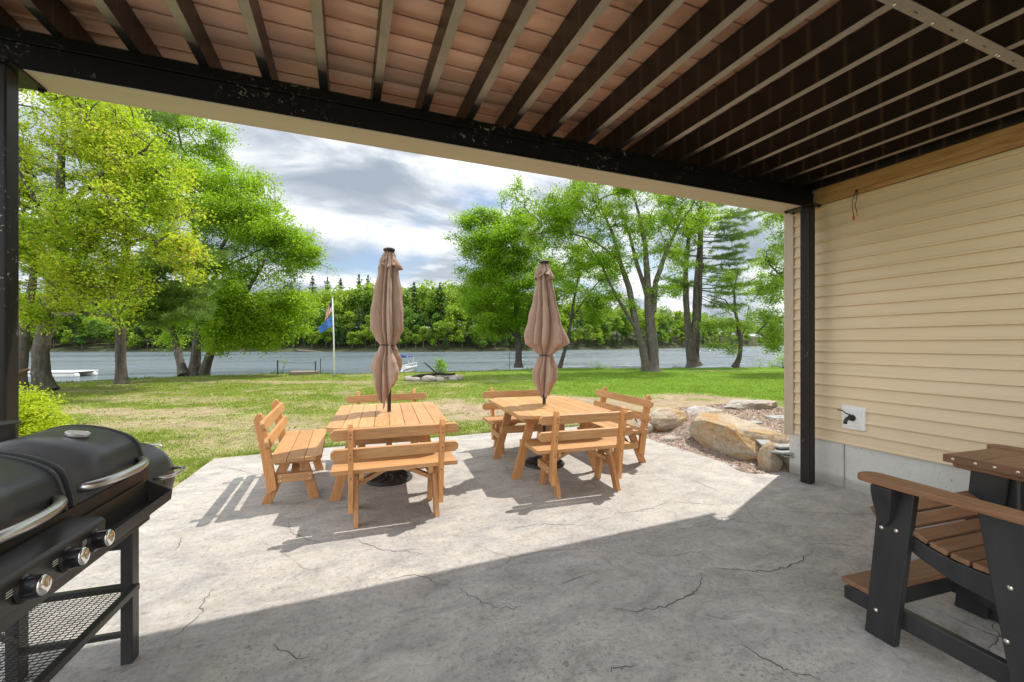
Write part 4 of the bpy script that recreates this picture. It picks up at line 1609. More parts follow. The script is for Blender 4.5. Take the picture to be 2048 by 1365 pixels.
# ================================================================== SMALL THINGS ON THE WALL
fc = thing('outdoor_faucet', (WX - 0.012, 2.70, 0.745), 'dark brass outdoor faucet on a square white mounting block on the siding', 'faucet')
m_ = MB()
m_.box(-0.022, 0.01, -0.105, 0.105, -0.118, 0.118)
m_.box(-0.030, -0.0222, -0.078, 0.078, -0.09, 0.09)
m_.build('mounting_block', M['white_pl'], fc, 0.004)
m_ = MB()
m_.lathe([(0.032, 0.0), (0.032, 0.012), (0.026, 0.022), (0.018, 0.03), (0.018, 0.065)], (-0.03, 0, 0.0), 18, (-1, 0, 0))
m_.tube([(-0.08, 0, 0), (-0.11, 0.004, -0.006), (-0.128, 0.008, -0.03), (-0.13, 0.008, -0.055)], [0.018, 0.017, 0.016, 0.017], 14)
m_.build('spout', M['oil_bronze'], fc, 0, True)
m_ = MB()
m_.tube([(-0.075, 0, 0.01), (-0.075, 0, 0.04)], 0.011, 12)
m_.tube([(-0.075, 0, 0.036), (-0.085, 0.03, 0.045), (-0.09, 0.055, 0.068), (-0.09, 0.105, 0.072)], [0.006, 0.006, 0.005, 0.005], 10)
m_.build('handle', M['oil_bronze'], fc, 0, True)

wr = thing('wire', (WX - 0.046, 2.66, 3.03), 'loose black wire loop with red connector hanging from the wooden ledger board', 'wire')
m_ = MB()
m_.tube([(0, 0, 0), (-0.012, 0.012, -0.03), (-0.02, 0.024, -0.09), (-0.016, 0.03, -0.15), (-0.02, 0.02, -0.21), (-0.02, 0.016, -0.25)], 0.0032, 8)
m_.tube([(0, 0, 0), (-0.012, -0.012, -0.03), (-0.02, -0.008, -0.10), (-0.02, 0.004, -0.16), (-0.02, -0.012, -0.21), (-0.02, -0.012, -0.23)], 0.0032, 8)
m_.tube([(0.004, 0.012, 0.0), (-0.01, 0.0, 0.004), (0.0, -0.012, -0.004)], 0.006, 8)
m_.build('cable', M['wire_black'], wr, 0, True)
m_ = MB()
m_.tube([(-0.02, 0.016, -0.25), (-0.02, 0.014, -0.29)], 0.008, 8)
m_.build('red_connector', M['wire_red'], wr, 0, True)
m_ = MB()
m_.tube([(-0.02, -0.012, -0.23), (-0.02, -0.012, -0.26)], 0.007, 8)
m_.build('yellow_connector', M['wire_yel'], wr, 0, True)

# ================================================================== ROCKS AND THE MULCH BED
def rock(name, center, size, seed, mat, label, cat='boulder', rz=0.0, group=None, flats=7, rough=0.10, sub=4, cut=0.78, planes=()):
    import bmesh
    rg = np.random.default_rng(seed)
    bm = bmesh.new()
    bmesh.ops.create_icosphere(bm, subdivisions=sub, radius=1.0)
    P = np.array([v.co[:] for v in bm.verts])
    for k in range(flats + len(planes)):
        n = rg.normal(size=3)
        c = cut + rg.random() * 0.18
        if k < len(planes):
            n, c = np.array(planes[k][0], dtype=float), planes[k][1]
        n /= np.linalg.norm(n)
        dd = P @ n
        ov = np.clip(dd - c, 0, None)
        P -= ov[:, None] * n[None, :] * 0.985
    for f_, a_ in ((1.6, rough), (4.0, rough * 0.4), (9.0, rough * 0.18)):
        off = rg.random(3) * 50
        nn = (fbm(P[:, 0] * f_ + off[0], P[:, 1] * f_ + P[:, 2] * f_ * 0.7 + off[1], 2) + fbm(P[:, 2] * f_ + off[2], P[:, 0] * f_ * 0.6 - P[:, 1] * f_, 2) - 1.0)
        P = P * (1 + nn[:, None] * a_ * 2)
    P[:, 2] = np.maximum(P[:, 2], -0.85)
    P = P * np.array(size)
    P[:, 2] -= P[:, 2].min()
    for v, p in zip(bm.verts, P):
        v.co = p
    me = bpy.data.meshes.new(name)
    bm.to_mesh(me)
    bm.free()
    me.polygons.foreach_set('use_smooth', [sub < 5] * len(me.polygons))
    me.materials.append(mat)
    o = bpy.data.objects.new(name, me)
    COL.objects.link(o)
    o.location = center
    o.rotation_euler = (0, 0, rz)
    return tag(o, label, cat, group)


def on(u, v, z=-0.03):
    return flat(u, v, z)


RK = 'rocks edging the mulch bed'
p = on(1355, 868); p.y += 0.28; p.z = -0.06
rock('boulder', p, (0.40, 0.30, 0.24), 11, M['rock_tan'], 'rounded tan boulder at the left end of the mulch bed, next to the long bench', 'boulder', R_(-8), RK, 7, 0.07, 5, 0.84)
rock('boulder', (4.98, 4.40, -0.06), (0.80, 0.42, 0.32), 23, M['rock_tan'], 'largest long rusty tan boulder along the patio edge', 'boulder', R_(82), RK, 10, 0.11, 5, 0.74,
     [((0.1, 1, 0.05), 0.55), ((-0.35, 1, -0.1), 0.66), ((0.1, 0.15, 1), 0.62), ((-0.25, -0.1, 1), 0.60), ((1, 0.3, 0.25), 0.78), ((-1, 0.25, 0.35), 0.76), ((0.5, 0.6, 0.7), 0.78)])
p = flat(1428, 832, 0.10); p.y += 0.35; p.z = -0.04
rock('boulder', p, (0.60, 0.35, 0.17), 31, M['rock_grey'], 'flat grey boulder at the back of the mulch bed', 'boulder', R_(-4), RK, 12, 0.08, 5, 0.66)
p = flat(1540, 824, 0.12); p.y += 0.40; p.z = 0.0
rock('boulder', p, (0.75, 0.36, 0.19), 47, M['rock_grey'], 'long pale boulder at the back of the mulch bed beside the house corner', 'boulder', R_(-12), RK, 13, 0.09, 5, 0.64)
p = on(1338, 884); p.z = -0.07
rock('rock', p, (0.16, 0.12, 0.07), 53, M['rock_grey'], 'small flat grey rock in front of the rounded boulder', 'rock', 0, RK, 8)
p = on(1296, 868); p.y += 0.1; p.z = -0.07
rock('rock', p, (0.16, 0.16, 0.13), 57, M['rock_grey'], 'pale rock half hidden behind the long bench', 'rock', 0, RK, 8)
p = on(1548, 944); p.z = -0.07; p.y += 0.06
rock('rock', p, (0.17, 0.13, 0.20), 61, M['rock_tan'], 'leaning tan rock at the patio corner below the slates', 'rock', R_(30), RK, 9)
p = on(1577, 938); p.z = -0.07; p.y += 0.10
rock('rock', p, (0.15, 0.14, 0.24), 67, M['rock_tan'], 'upright tan rock tight against the foundation corner', 'rock', R_(10), RK, 8)
for (u, v, zz, lb, sz, sd_) in ((1546, 906, 0.10, 'small rusty rock wedged under the slates', 0.075, 71), (1541, 921, 0.04, 'small pinkish rock below the wedged one', 0.055, 73), (1532, 930, 0.0, 'small pale rock at the foot of the long boulder', 0.045, 79)):
    p = flat(u, v, zz)
    p.y += 0.06
    p.z = zz - 0.03
    rock('rock', p, (sz, sz, sz), sd_, M['rock_tan'] if sd_ != 79 else M['rock_grey'], lb, 'rock', 0, RK, 7, 0.08, 3)


def slab(name, pts, z, th, mat, label, tilt=(0, 0), group=None):
    c = Vector((sum(p.x for p in pts) / len(pts), sum(p.y for p in pts) / len(pts), z))
    b_ = MB()
    b_.prism([(p.x - c.x, p.y - c.y, (p.x - c.x) * tilt[0] + (p.y - c.y) * tilt[1]) for p in pts], (0, 0, th))
    o = b_.build(name, mat, None, 0.006)
    o.location = c
    return tag(o, label, 'flagstone', group)


def zpts(z, *uv):
    return [flat(u, v, z) for u, v in uv]


SL = 'flat slates in the mulch bed'
slab('flagstone', zpts(0.26, (1510, 880), (1545, 880), (1580, 889), (1590, 896), (1562, 897), (1522, 890)), 0.255, 0.022, M['slate'], 'upper blue grey slate of the stack at the house corner', (0.02, 0), SL)
slab('flagstone', zpts(0.22, (1522, 891), (1560, 895), (1592, 904), (1585, 910), (1545, 906), (1530, 900)), 0.212, 0.022, M['slate'], 'middle blue grey slate of the stack at the house corner', (-0.02, 0.0), SL)
slab('flagstone', zpts(0.18, (1550, 906), (1592, 909), (1594, 916), (1570, 914)), 0.172, 0.022, M['slate'], 'lowest brownish slate of the stack at the house corner', (0, 0.02), SL)
slab('flagstone', zpts(0.17, (1425, 839), (1458, 839), (1492, 846), (1486, 850), (1455, 848)), 0.150, 0.03, M['slate'], 'pale flagstone laid in the mulch behind the pansies', (0, 0), SL)
slab('flagstone', zpts(0.17, (1494, 843), (1512, 842), (1527, 846), (1508, 848)), 0.150, 0.03, M['slate'], 'smallest flagstone laid in the mulch, middle of the row', (0, 0), SL)
slab('flagstone', zpts(0.17, (1530, 833), (1560, 831), (1600, 834), (1590, 839), (1548, 838)), 0.150, 0.03, M['slate'], 'pale flagstone laid in the mulch nearest the house', (0, 0), SL)


def bed_z(x, y):
    e = np.minimum(np.minimum((x - 4.78) / 0.35, (7.35 - y) / 0.5), (y - 3.44) / 0.3)
    return -0.008 + 0.165 * np.clip(e, 0, 1) + (fbm(x * 2.5, y * 2.5, 3) - 0.5) * 0.05


bx, by = np.meshgrid(np.linspace(4.30, 8.6, 70), np.linspace(3.41, 7.5, 100), indexing='ij')
keep_edge = 4.30 + 0.0 * by
bx2 = bx + np.clip(by - 5.2, 0, 9) * 0.62 * (1 - (bx - 4.30) / 4.3)
V = np.stack([bx2, by, bed_z(bx, by)], -1).reshape(-1, 3)
idx = np.arange(70 * 100).reshape(70, 100)
F = np.stack([idx[:-1, :-1], idx[1:, :-1], idx[1:, 1:], idx[:-1, 1:]], -1).reshape(-1, 4)
bed = np_mesh('mulch_bed', V, F, M['mulch'], None, None, True)
tag(bed, kind='structure')
rg = np.random.default_rng(3)
n = 16000
cx = 4.36 + 4.0 * rg.random(n)
cy = 3.46 + 3.9 * rg.random(n)
ox = np.clip(cy - 5.2, 0, 9) * 0.62 * (1 - (cx - 4.30) / 4.3)
cz = bed_z(cx, cy)
cc_ = np.stack([cx + ox, cy, cz + 0.008], -1)
L_ = 0.018 + 0.035 * rg.random(n)
an = rg.random(n) * 6.283
tl = rg.normal(0, 0.35, n)
dv = np.stack([np.cos(an) * np.cos(tl), np.sin(an) * np.cos(tl), np.sin(tl)], -1)
sv = np.stack([-np.sin(an), np.cos(an), rg.normal(0, 0.3, n)], -1)
V = np.stack([cc_ - dv * L_[:, None] / 2 - sv * 0.006, cc_ + dv * L_[:, None] / 2 - sv * 0.005, cc_ + dv * L_[:, None] / 2 + sv * 0.006, cc_ - dv * L_[:, None] / 2 + sv * 0.005], 1).reshape(-1, 3)
F = np.arange(4 * n).reshape(n, 4)
tag(np_mesh('mulch_chips', V, F, M['chips']), 'brown shredded wood chips covering the planting bed by the house', 'mulch', None, 'stuff')


# ================================================================== LEAVES AND TREES
def leaf_quads(C, size, rg, up=0.5, aspect=0.62, fold=0.18):
    n = len(C)
    nrm = rg.normal(size=(n, 3))
    nrm[:, 2] = np.abs(nrm[:, 2]) + up
    nrm /= np.linalg.norm(nrm, axis=1)[:, None]
    d = rg.normal(size=(n, 3))
    d[:, 2] -= 0.25
    d -= nrm * np.sum(d * nrm, 1)[:, None]
    d /= np.linalg.norm(d, axis=1)[:, None] + 1e-9
    s = np.cross(nrm, d)
    L = size * (0.6 + 0.8 * rg.random(n))[:, None]
    wv = L * aspect / 2
    up_ = nrm * L * fold
    V = np.stack([C - d * L * 0.5, C + s * wv + up_ * 0.6 - d * L * 0.05, C + d * L * 0.5, C - s * wv + up_ * 0.6 - d * L * 0.05], 1).reshape(-1, 3)
    return V, np.arange(4 * n).reshape(n, 4)


def tubes_from_graph(pos, par, rad, sides=6):
    ids = np.array([i for i in range(len(par)) if par[i] >= 0])
    a, b = pos[np.array(par)[ids]], pos[ids]
    ra, rb = rad[np.array(par)[ids]], rad[ids]
    ra = np.minimum(ra, rb * 1.35 + 0.004)
    t = b - a
    ln = np.linalg.norm(t, axis=1)
    ok = ln > 1e-5
    a, b, ra, rb, t, ln = a[ok], b[ok], ra[ok], rb[ok], t[ok], ln[ok]
    t = t / ln[:, None]
    ref = np.where(np.abs(t[:, 2:3]) > 0.9, np.array([[1.0, 0, 0]]), np.array([[0, 0, 1.0]]))
    u = np.cross(t, ref)
    u /= np.linalg.norm(u, axis=1)[:, None]
    w = np.cross(t, u)
    n = len(a)
    V = np.zeros((n, 2 * sides, 3))
    for k in range(sides):
        an = 2 * math.pi * k / sides
        o = u * math.cos(an) + w * math.sin(an)
        V[:, k] = a + o * ra[:, None]
        V[:, sides + k] = b + t * (rb * 0.3)[:, None] + o * rb[:, None]
    F = np.zeros((n, sides, 4), dtype=int)
    base = (np.arange(n) * 2 * sides)[:, None]
    for k in range(sides):
        k2 = (k + 1) % sides
        F[:, k] = base + np.array([[k, k2, sides + k2, sides + k]])
    return V.reshape(-1, 3), F.reshape(-1, 4)


def grow(trunks, lobes, seed, clump=0.30, per=16, leaf=0.11, start=0.0, tip=0.011, upbow=0.12, flatten=0.7, aspect=0.62, gap=0.0):
    """trunks: polylines [(Vector, radius)...]; lobes: (centre, (rx,ry,rz), count). Twigs grow from the nearest limb
    to points spread through the lobes; each twig end carries a clump of leaves."""
    rg = np.random.default_rng(seed)
    pos, par, fix = [], [], []
    tr_first = None
    for pl in trunks:
        prev = -1
        p0 = np.array(pl[0][0][:])
        if pos and tr_first is not None:
            dd = [np.linalg.norm(np.array(q) - p0) for q in pos]
            j = int(np.argmin(dd))
            if dd[j] < 0.6:
                prev = j
        for (a, ra), (b, rb) in zip(pl[:-1], pl[1:]):
            n = max(2, int((b - a).length / 0.35))
            for k in range(n + (1 if b is pl[-1][0] else 0)):
                f = k / n
                q = np.array(a.lerp(b, min(f, 1.0))[:])
                wb = (rg.normal(size=3) * 0.012)
                pos.append(q + wb)
                par.append(prev)
                fix.append(ra + (rb - ra) * f)
                prev = len(pos) - 1
        tr_first = 0
    nT = len(pos)
    A = []
    for c, r, n in lobes:
        c = np.array(c[:])
        k = 0
        sg = 0.10 + 0.13 * min(r)
        cc = None
        while k < n:
            if cc is None or rg.random() < 0.17:          # a new bough every six twigs or so
                v = rg.normal(size=3)
                v /= np.linalg.norm(v)
                cc = c + v * np.array(r) * (rg.random() ** 0.38)
            q = cc + rg.normal(size=3) * np.array([sg, sg, sg * 0.6])
            if gap and fbm(np.array([q[0] * 0.55 + seed]), np.array([q[2] * 0.75 + q[1] * 0.4]), 2)[0] < gap:
                if rg.random() < 0.8:
                    k += 0.5
                    cc = None
                    continue
            A.append(q)
            k += 1
    A = np.array(A)
    tp = np.array(pos)
    d0 = np.array([np.min(np.linalg.norm(tp - q, axis=1)) for q in A])
    A = A[np.argsort(d0)]
    cap = nT + len(A) * 14 + 1000
    PA = np.zeros((cap, 3))
    PA[:nT] = tp
    cnt = nT
    usable_z = start
    tips = []
    for q in A:
        X = PA[:cnt]
        dv = q - X
        dd = np.linalg.norm(dv, axis=1)
        pen = dd * (1 + 0.7 * np.clip(-dv[:, 2] / (dd + 1e-6), 0, 1)) + np.where(X[:, 2] < usable_z, 3.0, 0)
        j = int(np.argmin(pen))
        L = dd[j]
        n = max(1, min(12, int(L / 0.38) + 1))
        p0 = PA[j].copy()
        prev = j
        jit = rg.normal(size=3) * 0.08 * L
        for k in range(1, n + 1):
            f = k / n
            w = math.sin(math.pi * f)
            x = p0 + (q - p0) * f + jit * w + np.array([0, 0, upbow * L * w])
            PA[cnt] = x
            par.append(prev)
            fix.append(0)
            prev = cnt
            cnt += 1
        tips.append((prev, n))
    pos = PA[:cnt]
    rad = np.zeros(cnt)
    acc = np.zeros(cnt)
    E = 2.4
    ch = np.zeros(cnt)
    for i in range(cnt - 1, -1, -1):
        r = max(acc[i] ** (1 / E) if acc[i] > 0 else tip, tip)
        if fix[i] > 0:
            r = fix[i]
            if par[i] >= 0 and fix[par[i]] == 0:
                acc[par[i]] += r ** E
        else:
            if par[i] >= 0 and fix[par[i]] == 0:
                acc[par[i]] += r ** E
        rad[i] = min(r, 0.09) if fix[i] == 0 else r
    TV, TF = tubes_from_graph(pos, par, rad)
    C = []
    for i, n in tips:
        nn = per + int(rg.integers(-per // 4, per // 4 + 1))
        sg = clump * (0.7 + 0.6 * rg.random())
        C.append(pos[i] + rg.normal(size=(nn, 3)) * np.array([sg, sg, sg * flatten]))
        j = par[i]
        if n > 1:
            C.append(pos[j] + rg.normal(size=(nn // 3, 3)) * np.array([sg, sg, sg * flatten]) * 0.8)
    C = np.concatenate(C)
    LV, LF = leaf_quads(C, leaf, rg, 0.55, aspect)
    return TV, TF, LV, LF


def trunk_flare(pl, seed, sides=14, flare=True):
    """smooth main stem with a root flare"""
    b_ = MB()
    rgp = random.Random(seed)
    pts, rs = [], []
    for (a, ra), (b, rb) in zip(pl[:-1], pl[1:]):
        n = 5
        for k in range(n):
            f = k / n
            pts.append(a.lerp(b, f))
            rs.append(ra + (rb - ra) * f)
    pts.append(pl[-1][0])
    rs.append(pl[-1][1])
    z0 = pts[0].z
    k = 0.55 if flare else 0.0
    rs = [r * (1 + k * math.exp(-max(0.0, p.z - z0) / 0.22)) * (1 + rgp.uniform(-0.04, 0.04)) for p, r in zip(pts, rs)]
    b_.tube(pts, rs, sides)
    return b_


def tree(name, base, trunks, lobes, seed, lmat, bmat, label, cat='tree', group=None, **kw):
    t = thing(name, base, label, cat, 0, group)
    TV, TF, LV, LF = grow(trunks, lobes, seed, **kw)
    bs = np.array(base[:])
    mbs = [trunk_flare(pl, seed + i, 14, abs(pl[0][0].z - base.z) < 0.5) for i, pl in enumerate(trunks)]
    bv, bf = [], []
    for m_ in mbs:
        k0 = len(bv)
        bv += m_.v
        for f in m_.f:
            if len(f) == 4:
                bf.append([i + k0 for i in f])
    V = np.concatenate([TV, np.array(bv)]) - bs
    F = np.concatenate([TF, np.array(bf) + len(TV)])
    np_mesh('trunk', V, F, bmat, t, None, True)
    np_mesh('crown', LV - bs, LF, lmat, t)
    return t


def px(u, v, d):
    return ray(u, v, d)


def lobe(u, v, d, ru, rv, rd, n):
    return (px(u, v, d), (ru / FPX * d, rd, rv / FPX * d), n)


def needles(TP, DIR, rg, length, width, per):
    """tufts of long needles: TP tuft points, DIR twig directions"""
    n = len(TP)
    P = np.repeat(TP, per, 0)
    D = np.repeat(DIR, per, 0)
    d = D * 0.75 + rg.normal(size=(n * per, 3)) * 0.55
    d /= np.linalg.norm(d, axis=1)[:, None]
    P = P + rg.normal(size=P.shape) * 0.035
    s = np.cross(d, rg.normal(size=d.shape))
    s /= np.linalg.norm(s, axis=1)[:, None] + 1e-9
    L = length * (0.7 + 0.6 * rg.random(n * per))[:, None]
    V = np.stack([P - s * width / 2, P + s * width / 2, P + d * L + s * width * 0.2, P + d * L - s * width * 0.2], 1).reshape(-1, 3)
    return V, np.arange(4 * n * per).reshape(-1, 4)


def pine(name, base, stem, branches, seed, nmat, bmat, label, group=None, length=0.16, width=0.02, per=9, dens=1.0, cat='pine tree'):
    """stem polyline; branches: list of (start, end, droop, width)"""
    rg = np.random.default_rng(seed)
    t = thing(name, base, label, cat, 0, group)
    bs = np.array(base[:])
    m_ = trunk_flare(stem, seed)
    TP, DR = [], []
    for a, b, droop, wd in branches:
        a, b = np.array(a[:]), np.array(b[:])
        ax = b - a
        L = np.linalg.norm(ax)
        if L < 0.05:
            continue
        ax /= L
        n = max(4, int(L / 0.25))
        pts = []
        for k in range(n + 1):
            f = k / n
            q = a + (b - a) * f + np.array([0, 0, -droop * L * math.sin(math.pi * f * 0.9)]) + rg.normal(size=3) * 0.02
            pts.append(q)
        m_.tube([Vector(q) for q in pts], [max(0.008, 0.03 * (1 - k / n) * (L / 3) + 0.007) for k in range(n + 1)], 5, False)
        side = np.cross(ax, np.array([0, 0, 1.0]))
        side /= np.linalg.norm(side) + 1e-9
        for k in range(1, n + 1):
            f = k / n
            if f < 0.22:
                continue
            for sgn in (-1, 1):
                if rg.random() > 0.9 * dens:
                    continue
                lt = wd * (0.35 + 0.75 * math.sin(math.pi * min(1, f * 0.85))) * (0.6 + 0.7 * rg.random())
                tw = ax * 0.75 + side * sgn * (0.8 + 0.4 * rg.random()) + np.array([0, 0, rg.normal(0.06, 0.12)])
                tw /= np.linalg.norm(tw)
                e = pts[k] + tw * lt
                m_.tube([Vector(pts[k]), Vector((pts[k] + e) / 2 + rg.normal(size=3) * 0.01), Vector(e)], [0.008, 0.006, 0.004], 4, False)
                mm = max(2, int(lt / 0.10))
                for j in range(1, mm + 1):
                    TP.append(pts[k] + tw * lt * j / mm)
                    dd = tw + rg.normal(size=3) * 0.35 + np.array([0, 0, 0.12])
                    DR.append(dd / np.linalg.norm(dd))
            TP.append(pts[k])
            DR.append(ax + np.array([0, 0, 0.2]))
    bv = np.array([v for v in m_.v]) - bs
    me_f4 = [f for f in m_.f if len(f) == 4]
    np_mesh('trunk', bv, np.array(me_f4), bmat, t, None, True)
    V, F = needles(np.array(TP), np.array(DR), rg, length, width, per)
    np_mesh('crown', V - bs, F, nmat, t)
    return t


NEARTREES = 'trees on the lawn by the shore'
# --- oak with yellowish new leaves, nearest on the left
b = at(90, 782)
D = depth(b)
tree('oak_tree', b, [[(b, 0.24), (px(81, 745, D), 0.225), (px(82, 705, D), 0.205), (px(91, 655, D), 0.19), (px(102, 600, D), 0.18), (px(112, 520, D), 0.17), (px(118, 430, D - 0.3), 0.13), (px(122, 330, D - 0.4), 0.09), (px(130, 200, D - 0.5), 0.05)],
                     [(px(104, 590, D), 0.11), (px(170, 500, D - 1.0), 0.075), (px(250, 420, D - 1.8), 0.045)],
                     [(px(112, 500, D), 0.10), (px(70, 400, D - 0.8), 0.06), (px(30, 330, D - 1.2), 0.035)],
                     [(px(101, 630, D), 0.07), (px(160, 628, D - 1.2), 0.05), (px(225, 632, D - 2.0), 0.03)],
                     [(px(118, 430, D - 0.3), 0.08), (px(200, 350, D - 1.0), 0.055), (px(290, 300, D - 1.4), 0.03)]],
     [lobe(130, 330, D - 0.6, 130, 130, 2.3, 330), lobe(60, 250, D - 0.6, 100, 110, 2.2, 210), lobe(230, 280, D - 0.8, 110, 90, 1.9, 250), lobe(265, 420, D - 1.4, 105, 100, 1.5, 270), lobe(120, 470, D - 1.2, 120, 80, 1.8, 220),
      lobe(120, 575, D - 1.6, 100, 55, 1.2, 120), lobe(230, 560, D - 1.8, 85, 60, 1.0, 110), lobe(240, 622, D - 2.1, 42, 28, 0.6, 55), lobe(150, 596, D - 2.0, 55, 26, 0.6, 36), lobe(350, 520, D - 1.6, 50, 40, 0.7, 55), lobe(80, 622, D - 2.2, 36, 34, 0.6, 34),
      lobe(90, 120, D - 0.6, 150, 90, 2.2, 160), lobe(-60, 330, D, 120, 200, 2.2, 200), lobe(300, 350, D - 1.2, 55, 45, 0.9, 70)],
     101, M['leaf_oak'], M['bark'], 'large yellow green oak with bronze leaf tips and a bent trunk, nearest on the left', 'oak tree', NEARTREES, clump=0.165, per=46, leaf=0.086, start=b.z + 2.2, gap=0.42)
# --- tall pine just right of it
b = at(243, 768)
D = depth(b)
brs = []
rp = random.Random(8)
for k in range(34):
    f = k / 33
    z = 3.2 + 9.0 * f
    ang = k * 2.4 + rp.uniform(-0.4, 0.4)
    L = (2.9 - 1.5 * f) * rp.uniform(0.75, 1.1)
    s_ = Vector((b.x, b.y, b.z + z))
    brs.append((s_, s_ + Vector((math.cos(ang) * L, math.sin(ang) * L, 0.15 + 0.3 * rp.random())), 0.06, 0.55))
for (u0, v0, u1, v1) in ((250, 590, 345, 585), (250, 600, 400, 610), (252, 560, 405, 560), (250, 545, 330, 520), (250, 610, 315, 632), (252, 520, 420, 500)):
    brs.append((px(u0, v0, D), px(u1, v1, D - 1.5), 0.05, 0.8))
    brs.append((px(u0, v0 + 8, D), px(u1 - 20, v1 + 12, D - 2.4), 0.05, 0.7))
pine('pine_tree', b, [(b, 0.17), (px(241, 700, D), 0.165), (px(242, 620, D), 0.155), (px(252, 500, D), 0.14), (px(256, 400, D), 0.11), (px(258, 200, D), 0.06), (px(258, 60, D), 0.03)], brs, 17, M['needle_lt'], M['bark'],
     'straight bare pine trunk with soft needles above, right of the bent oak', NEARTREES, 0.17, 0.024, 16)
# --- triple trunk maple
b = at(388, 751)
D = depth(b)
tree('maple_tree', b, [[(b, 0.27), (px(393, 700, D), 0.21), (px(402, 620, D), 0.18), (px(408, 560, D), 0.15), (px(398, 520, D), 0.13), (px(385, 440, D), 0.10), (px(380, 340, D), 0.06)],
                       [(at(368, 752), 0.20), (px(352, 690, D + 0.2), 0.16), (px(340, 640, D + 0.3), 0.13), (px(330, 570, D + 0.4), 0.09), (px(322, 480, D + 0.4), 0.05)],
                       [(at(406, 750.5), 0.24), (px(422, 705, D - 0.3), 0.19), (px(450, 660, D - 0.6), 0.15), (px(490, 590, D - 0.8), 0.11), (px(530, 520, D - 0.8), 0.06)],
                       [(px(408, 556, D), 0.12), (px(440, 500, D - 0.3), 0.09), (px(480, 430, D - 0.4), 0.05)],
                       [(px(402, 600, D), 0.10), (px(440, 540, D + 0.3), 0.07), (px(560, 480, D + 0.3), 0.03)]],
     [lobe(395, 400, D, 85, 75, 2.4, 320), lobe(370, 290, D, 70, 65, 2.0, 190), lobe(480, 440, D, 90, 80, 2.2, 330), lobe(545, 500, D - 0.3, 75, 70, 2.0, 270), lobe(520, 600, D - 0.6, 85, 65, 2.0, 290), lobe(440, 640, D - 0.6, 75, 55, 1.8, 210),
      lobe(590, 500, D - 0.2, 34, 40, 1.2, 70), lobe(465, 676, D - 0.9, 68, 32, 1.2, 120), lobe(560, 650, D - 0.8, 45, 40, 1.2, 100), lobe(440, 540, D - 0.6, 70, 60, 1.8, 170), lobe(335, 640, D + 0.3, 40, 45, 1.2, 90), lobe(470, 370, D, 60, 45, 1.5, 110), lobe(345, 500, D + 0.4, 50, 60, 1.4, 120), lobe(335, 215, D, 65, 45, 1.6, 110)],
     202, M['leaf_maple'], M['bark'], 'broad fresh green maple on three spreading trunks left of the flagpole', 'maple tree', NEARTREES, clump=0.24, per=62, leaf=0.108, start=b.z + 1.3, gap=0.30)
# --- tree behind the left post
b = at(38, 778)
D = depth(b)
tree('birch_tree', b, [[(b, 0.17), (px(46, 700, D), 0.15), (px(52, 640, D), 0.13), (px(66, 560, D), 0.10), (px(75, 480, D), 0.06)]],
     [lobe(60, 520, D, 70, 60, 1.2, 110), lobe(40, 420, D, 80, 60, 1.3, 110), lobe(90, 600, D + 0.6, 45, 30, 0.8, 40)], 303, M['leaf_oak'], M['bark'], 'slim leaning trunk just right of the left porch post', 'tree', NEARTREES, clump=0.18, per=34, leaf=0.105, start=b.z + 1.8)
# --- round maple between the umbrellas
b = at(1037, 735.5)
D = depth(b)
tree('maple_tree', b, [[(b, 0.26), (px(1037, 690, D), 0.22), (px(1034, 640, D), 0.19), (px(1030, 580, D), 0.14), (px(1026, 500, D), 0.08), (px(1020, 450, D), 0.04)],
                       [(px(1036, 680, D), 0.12), (px(1005, 640, D - 0.6), 0.09), (px(965, 610, D - 1.0), 0.05)], [(px(1035, 660, D), 0.12), (px(1075, 610, D), 0.08), (px(1110, 560, D), 0.05)],
                       [(px(1032, 610, D), 0.10), (px(990, 550, D), 0.07), (px(950, 500, D), 0.04)]],
     [lobe(965, 480, D, 60, 50, 2.4, 210), lobe(1020, 500, D, 75, 65, 2.6, 260), lobe(1060, 560, D, 75, 60, 2.6, 260), lobe(965, 570, D - 0.5, 72, 48, 2.2, 220), lobe(1010, 620, D - 0.6, 85, 48, 2.2, 250), lobe(1080, 640, D - 0.2, 50, 45, 2.0, 120), lobe(950, 445, D, 35, 22, 1.2, 60), lobe(1000, 660, D - 0.8, 60, 25, 1.6, 90), lobe(1040, 450, D, 40, 35, 1.6, 80)],
     404, M['leaf_deep'], M['bark_dark'], 'round deep green maple with one straight trunk, between the two umbrellas', 'maple tree', NEARTREES, clump=0.30, per=60, leaf=0.132, start=b.z + 1.6, gap=0.31)
# --- thin leaning tree behind the right umbrella
b = at(1119, 737)
D = depth(b) + 0.0
tree('slender_tree', b, [[(b, 0.14), (px(1130, 700, D), 0.12), (px(1140, 655, D), 0.10), (px(1148, 600, D), 0.08), (px(1160, 540, D), 0.05), (px(1170, 490, D), 0.03)], [(px(1142, 640, D), 0.06), (px(1175, 590, D), 0.04), (px(1205, 555, D), 0.025)]],
     [lobe(1165, 540, D, 65, 60, 1.8, 150), lobe(1185, 600, D, 60, 40, 1.6, 110), lobe(1125, 590, D, 40, 45, 1.4, 80), lobe(1215, 560, D, 30, 40, 1.2, 60), lobe(1180, 650, D, 40, 25, 1.2, 40)],
     505, M['leaf_maple'], M['bark_dark'], 'slender leaning tree half hidden by the right umbrella', 'tree', NEARTREES, clump=0.25, per=30, leaf=0.14, start=b.z + 1.8)
# --- big multi stem tree
b = at(1301, 743)
D = depth(b)


def cr(x, y, dd=0.0):
    return px(1100 + x * 0.3224, 340 + y * 0.3224, D + dd)


